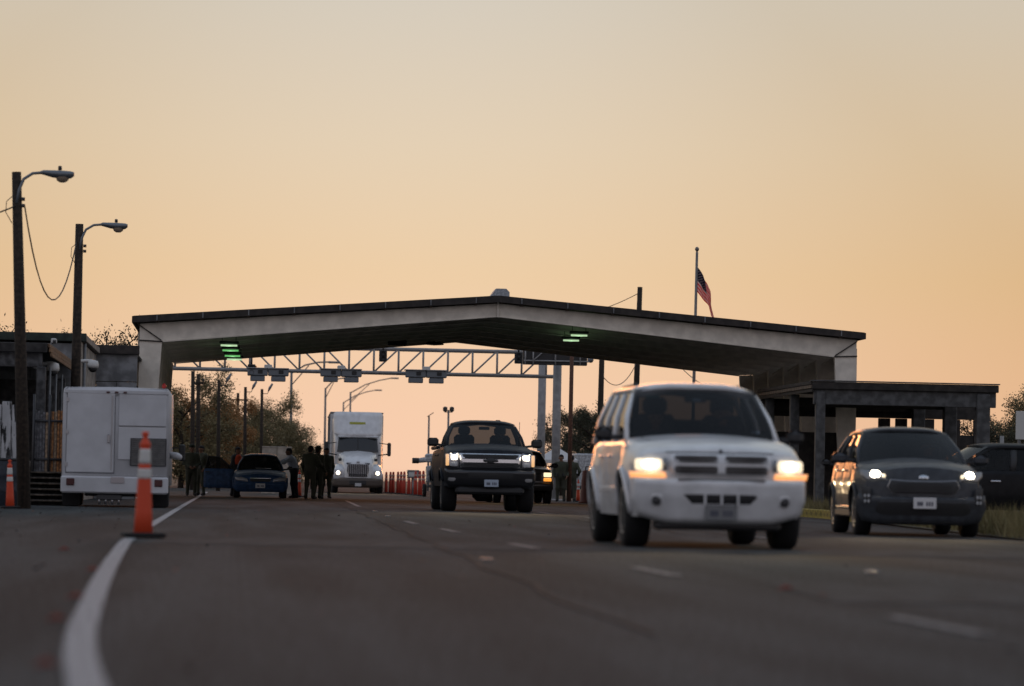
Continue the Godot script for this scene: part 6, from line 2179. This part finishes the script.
func build_people() -> void:
	var g := "uniformed people at the checkpoint"
	var clasp := {"elbow_l": V(-0.08, -0.27, 0.0), "wrist_l": V(0.17, -0.12, 0.18), "elbow_r": V(0.08, -0.27, 0.0), "wrist_r": V(-0.17, -0.12, 0.18)}
	var walk := {"elbow_l": V(-0.08, -0.27, -0.06), "wrist_l": V(0.0, -0.2, 0.14), "elbow_r": V(0.09, -0.25, -0.08), "wrist_r": V(-0.04, -0.18, 0.17)}
	person("person in dark green uniform, hands clasped, by the white box van", V(gx(191, 119), 0, -119), 0.1, clasp.merged({"cap": true}), g)
	person("person in dark green uniform behind the one with clasped hands", V(gx(200.5, 121), 0, -121), -0.7, walk, g)
	var D := 119.5
	person("person in dark trousers and orange red top behind the open car door", V(gx(234.5, D), 0, -D), 0.9, {"top": Color(0.03, 0.028, 0.035), "legs": Color(0.018, 0.018, 0.022), "belt": false, "lean": V(0.02, -0.03, 0.06)})
	var vest := thing("orange_vest", "orange red cloth on the back of the person behind the open door", "vest", V(gx(237.5, D - 0.3), 1.12, -D + 0.25))
	var st := S()
	pillow(st, PackedVector2Array([Vector2(-0.10, -0.02), Vector2(0.12, -0.04), Vector2(0.15, 0.16), Vector2(0.06, 0.32), Vector2(-0.06, 0.30), Vector2(-0.12, 0.14)]), func(x: float, y: float) -> Vector3: return V(x, y, -1.2 * x * x), V(0, 0, 1), 0.05, 0.05, 0.04)
	put("cloth", st, mt("orange_red", 0.5, 0.06, 0.02, 0.85), vest)
	person("person in pale shirt leaning with outstretched arms on the blue sedan", V(gx(293.5, 117), 0, -117), -PI / 2 + 0.15, {"top": Color(0.36, 0.40, 0.46), "legs": Color(0.014, 0.014, 0.018), "belt": false, "skin": Color(0.12, 0.065, 0.04), "lean": V(0, -0.05, 0.14),
		"elbow_l": V(-0.05, -0.12, 0.25), "wrist_l": V(0.02, -0.03, 0.25), "elbow_r": V(0.06, -0.14, 0.24), "wrist_r": V(-0.02, -0.05, 0.25), "knee_l": V(-0.02, -0.42, 0.03), "knee_r": V(0.02, -0.42, -0.04)})
	person("broad backed person in green uniform facing away beside the pale shirt", V(gx(309.5, 114), 0, -114), PI * 0.86, {"elbow_l": V(-0.13, -0.23, 0.08), "wrist_l": V(0.06, -0.03, 0.25), "elbow_r": V(0.09, -0.27, 0.0), "wrist_r": V(0.0, -0.2, 0.13)}, g)
	person("person in green uniform and cap standing behind the broad backed one", V(gx(317, 116), 0, -116), 2.4, walk.merged({"cap": true}), g)
	person("person in green uniform standing apart beside the semi truck", V(gx(325.5, 119), 0, -119), 0.2, {"elbow_l": V(-0.06, -0.28, -0.02), "wrist_l": V(0.03, -0.24, 0.08), "elbow_r": V(0.06, -0.28, -0.02), "wrist_r": V(-0.03, -0.24, 0.08)}, g)
	person("person in dark uniform beside the pewter pickup's lamp", V(gx(560.5, 128), 0, -128), -0.2, walk, g)
	person("person in dark uniform facing away next to the white tent", V(gx(571, 130), 0, -130), 2.8, {"elbow_l": V(-0.14, -0.24, -0.05), "wrist_l": V(0.08, -0.14, 0.15), "elbow_r": V(0.14, -0.24, -0.05), "wrist_r": V(-0.08, -0.14, 0.15)}, g)
	# people in the cars
	var sit := {"belt": false, "knee_l": V(-0.05, 0.02, 0.42), "knee_r": V(0.05, 0.02, 0.42), "ankle_l": V(0, -0.36, 0.12), "ankle_r": V(0, -0.36, 0.12), "elbow_l": V(-0.05, -0.22, 0.14), "wrist_l": V(0.06, 0.04, 0.24), "elbow_r": V(0.05, -0.22, 0.14), "wrist_r": V(-0.06, 0.04, 0.24)}
	var suv := V(gx(719.5, 35.6), 0, -35.6)
	person("driver at the wheel of the white sport utility vehicle", suv + V(0.37, 0, -2.62), 0.0, sit.merged({"hip": V(0, 0.80, 0), "top": Color(0.03, 0.03, 0.035), "skin": Color(0.30, 0.17, 0.11)}))
	person("passenger sitting beside the driver of the white sport utility vehicle", suv + V(-0.37, 0, -2.62), 0.0, sit.merged({"hip": V(0, 0.74, 0), "top": Color(0.10, 0.09, 0.085), "skin": Color(0.24, 0.14, 0.09)}))
	var pk := V(gx(489.5, 76), 0, -76)
	person("driver silhouetted at the wheel of the dark pickup truck", pk + V(0.40, 0, -2.66), 0.0, sit.merged({"hip": V(0, 1.06, 0), "top": Color(0.02, 0.02, 0.022), "cap": true}))
	var kx := V(gx(923.5, 48.4), 0, -48.4)
	person("driver at the wheel of the slate grey crossover", kx + V(0.50, 0, -2.3), -0.06, sit.merged({"hip": V(0, 0.64, 0), "top": Color(0.05, 0.05, 0.055)}))

# ---------------------------------------------------------------- cones, posts, tents, signs
func cone(where: Vector3, h: float, label: String) -> Node3D:
	var t := thing("traffic_cone", label, "cone", where, 0.15, "orange traffic cones")
	var s := h / 1.08
	bx("base", V(0, 0.03 * s, 0), V(0.42, 0.05, 0.42) * s, mats.rubber, t, 0.015)
	var r := func(y: float) -> float: return lerpf(0.098, 0.050, clampf((y - 0.05) / 0.87, 0, 1)) * s
	var band := func(called: String, y0: float, y1: float, mat: Material, grow: float) -> void:
		var st := S()
		var prof := []
		for k in 5:
			var y := lerpf(y0, y1, k / 4.0)
			prof.append([r.call(y) + grow, y * s])
		lathe(st, prof, 24)
		put(called, st, mat, t)
	band.call("body", 0.05, 0.92, mats.orange_plastic, 0.0)
	band.call("reflective_band", 0.60, 0.70, mats.white_band, 0.003)
	band.call("reflective_band", 0.75, 0.90, mats.white_band, 0.003)
	var st := S()
	lathe(st, [[0.052 * s, 0.92 * s], [0.060 * s, 0.94 * s], [0.046 * s, 0.97 * s], [0.028 * s, 1.0 * s], [0.028 * s, 1.03 * s], [0.038 * s, 1.045 * s], [0.036 * s, 1.07 * s], [0.004, 1.08 * s]], 20)
	put("grip", st, mats.orange_plastic, t)
	return t

func channel_post(where: Vector3, h: float) -> Node3D:
	var t := thing("channel_post", "red orange flexible lane post with pale bands in the row beside the semi truck", "post", where, 0.0, "row of lane posts")
	var st := S()
	lathe(st, [[0.15, 0.0], [0.15, 0.03], [0.09, 0.05]], 16)
	put("base", st, mats.rubber, t)
	st = S()
	lathe(st, [[0.085, 0.04], [0.075, h * 0.5], [0.055, h * 0.92], [0.05, h * 0.97], [0.02, h]], 16)
	put("body", st, mt("post_red", 0.42, 0.035, 0.016, 0.6), t)
	for y in [0.62, 0.78]:
		st = S()
		lathe(st, [[0.0745, h * y], [0.068, h * (y + 0.08)]], 16)
		put("reflective_band", st, mt("dull_band", 0.38, 0.22, 0.18, 0.5), t)
	return t

func build_small_things() -> void:
	var p := ground(143, 539)
	cone(V(p.x, 0.012, p.z), 1.09, "tall orange traffic cone standing on the white edge line")
	p = ground(10, 509)
	cone(V(p.x, 0.01, p.z), 0.88, "orange traffic cone leaning in front of the white board fence").rotation.z = 0.03
	cone(V(gx(295, 121), 0.01, -121), 0.95, "orange traffic cone between pale shirted person and blue sedan")
	cone(V(gx(299, 123), 0.01, -123), 0.95, "orange traffic cone behind the pale shirted person's legs")
	cone(V(gx(578, 127), 0.01, -127), 0.8, "small orange traffic cone beside the person by the tent")
	# dark blue drum by the fence
	var t := thing("blue_drum", "dark blue drum against the white board fence", "drum", V(gx(5, 66), 0, -66.2))
	var st := S()
	lathe(st, [[0.26, 0.0], [0.28, 0.03], [0.28, 0.3], [0.29, 0.33], [0.28, 0.36], [0.28, 0.58], [0.29, 0.61], [0.28, 0.64], [0.28, 0.86], [0.26, 0.9], [0.02, 0.89]], 24)
	put("shell", st, worn("drum_blue", 0.012, 0.02, 0.035, 0.6, 0.5, 0.7), t)
	st = S()
	lathe(st, [[0.285, 0.88], [0.29, 0.92], [0.27, 0.93], [0.02, 0.91]], 24)
	put("lid", st, mats.black_plastic, t)
	# row of lane posts
	for i in 11:
		var f := i / 10.0
		var D := lerpf(182.0, 150.0, f)
		var px: float = lerpf(386.0, 423.0, f) + [0.0, 0.5, -0.4, 0.6, 0.0, -0.6, 0.3, 0.5, -0.3, 0.2, 0.0][i]
		channel_post(V(gx(px, D), 0, -D), 1.1)
	# small grey cabinet sign among the posts
	var c := at(413, 474, 158)
	t = thing("control_box", "small grey box on a post among the lane posts", "box", V(c.x, 0, -158))
	bx("box", V(0, c.y, 0), V(0.55, 0.36, 0.25), mats.steel_grey, t, 0.02)
	bx("front_plate", V(0, c.y - 0.02, 0.13), V(0.4, 0.2, 0.02), mats.white_band, t, 0.005)
	tb("post", [V(0, 0, 0), V(0, c.y - 0.15, 0)], 0.04, mats.steel_grey, t, 8)
	# white camera boom on a trailer beside the dark pickup
	var D := 146.0
	t = thing("camera_trailer", "white camera trailer with black ended boom beside the dark pickup", "trailer", V(gx(432, D), 0, -D))
	var wm := worn("trailer_body_white", 0.50, 0.52, 0.54, 0.5, 0.8, 0.75)
	bx("cabinet", V(0, 0.95, 0), V(0.56, 0.7, 0.6), wm, t, 0.05)
	bx("head_unit", V(0.1, 1.62, 0), V(0.85, 0.36, 0.5), wm, t, 0.06)
	bx("mast", V(0.05, 1.35, 0), V(0.3, 0.35, 0.3), mats.steel_grey, t, 0.03)
	tb("boom", [V(0.2, 1.68, 0.1), V(-0.25, 1.56, 0.12), V(-0.62, 1.50, 0.14)], [0.14, 0.12, 0.1], wm, t, 12)
	tb("boom_end", [V(-0.60, 1.50, 0.14), V(-0.86, 1.50, 0.15)], 0.12, mats.black_plastic, t, 12)
	for k in 4:
		bx("equipment_box", V(-0.12 + (k % 2) * 0.26, 0.75 + (k / 2) * 0.25, 0.32), V(0.2, 0.18, 0.06), mats.steel_grey, t, 0.015)
	bx("drawbar", V(0, 0.45, 0.1), V(0.5, 0.12, 0.9), mats.dark_metal, t, 0.02)
	for s in [-1, 1]:
		wheel_part(t, s * 0.32, 0.27, -0.1, 0.16, 5)
	# white tent by the officers
	D = 150.0
	t = thing("white_tent", "white peaked tent roof on poles behind the two officers", "tent", V(gx(558, D), 0, -D))
	var tent := mt("tent_cloth", 0.55, 0.55, 0.54, 0.85)
	st = S(false)
	var pk := V(0, 2.25, -0.9)
	var eaves := [V(-0.85, 1.68, 0), V(0.85, 1.68, 0), V(0.85, 1.68, -1.8), V(-0.85, 1.68, -1.8)]
	for k in 4:
		tri(st, eaves[k], eaves[(k + 1) % 4], pk)
		var a: Vector3 = eaves[k]
		var b: Vector3 = eaves[(k + 1) % 4]
		quad(st, a + V(0, -0.14, 0), b + V(0, -0.14, 0), b, a)
	put("roof_cloth", st, tent, t)
	for e in eaves:
		tb("tent_pole", [V(e.x, 0, e.z), e], 0.03, mats.steel_grey, t, 8)
	# white cargo trailer half hidden behind the white utility vehicle
	D = 160.0
	t = thing("white_trailer", "low white cargo trailer behind the officers by the tent", "trailer", V(gx(590, D), 0, -D))
	bx("box", V(0, 1.3, 0), V(1.7, 1.5, 3.0), wm, t, 0.06)
	bx("door", V(0, 1.25, 1.5), V(1.4, 1.2, 0.03), wm, t, 0.01)
	for s in [-1, 1]:
		wheel_part(t, s * 0.8, 0.33, -0.2, 0.2, 5)
	bx("frame", V(0, 0.5, 0), V(1.5, 0.12, 3.1), mats.dark_metal, t, 0.02)
	# rust coloured drum
	t = thing("traffic_drum", "rusty red traffic drum behind the white sport utility vehicle", "drum", V(gx(587, 120), 0, -120))
	st = S()
	lathe(st, [[0.30, 0.0], [0.30, 0.06], [0.24, 0.08], [0.23, 0.45], [0.21, 0.46], [0.21, 0.8], [0.19, 0.82], [0.18, 1.1], [0.1, 1.14], [0.01, 1.14]], 20)
	put("shell", st, mt("drum_rust", 0.16, 0.04, 0.02, 0.7), t)
	tb("handle", [V(-0.08, 1.12, 0), V(-0.06, 1.26, 0), V(0.06, 1.26, 0), V(0.08, 1.12, 0)], 0.02, mats.black_plastic, t, 6)
	# beige wall of panels behind the sedan
	D = 148.0
	var x0 := gx(261, D)
	var x1 := gx(291, D)
	t = thing("beige_wall", "beige panel wall behind the blue sedan's roof", "wall", V(x0, 0, -D))
	var bm := worn("beige_panel", 0.40, 0.35, 0.29, 0.85, 2.0, 0.85)
	var h := hy(275, 447.5, D)
	for k in 2:
		bx("panel", V((x1 - x0) * (0.25 + 0.5 * k), h * 0.5, 0), V((x1 - x0) * 0.5 - 0.02, h, 0.1), bm, t, 0.01)
	bx("cap_rail", V((x1 - x0) * 0.5, h + 0.02, 0), V(x1 - x0, 0.05, 0.14), bm, t, 0.01)
	# white sign board on posts beyond the shelter
	D = 84.0
	var a1 := at(1016, 411, D)
	var a2 := at(1044, 440, D)
	t = thing("sign_board", "blank white sign board on posts beside the shelter", "sign", V((a1.x + a2.x) * 0.5, 0, -D))
	bx("board", V(0, (a1.y + a2.y) * 0.5, 0), V(a2.x - a1.x, a1.y - a2.y, 0.04), mats.white_band, t, 0.006)
	for s in [-1, 1]:
		bx("post", V(s * 0.25, a2.y * 0.5 + 0.1, -0.06), V(0.07, a2.y + 0.4, 0.07), mats.steel_grey, t, 0.01)
	# gate post with stays
	D = 80.0
	a1 = at(1002, 436, D)
	t = thing("gate_post", "pale gate post with slanting stays between shelter and sign board", "post", V(a1.x, 0, -D))
	tb("post", [V(0, 0, 0), V(0, a1.y, 0)], 0.05, worn("post_pale", 0.30, 0.30, 0.29, 0.7, 0.5, 0.8), t, 8)
	tb("stay", [V(0, a1.y - 0.1, 0), V(0.6, 0.3, 0)], 0.025, mats.steel_grey, t, 6)
	for k in 2:
		tb("rail", [V(-0.9, 1.0 + k * 0.35, 0), V(0, 1.0 + k * 0.35, 0)], 0.02, mats.steel_grey, t, 6)
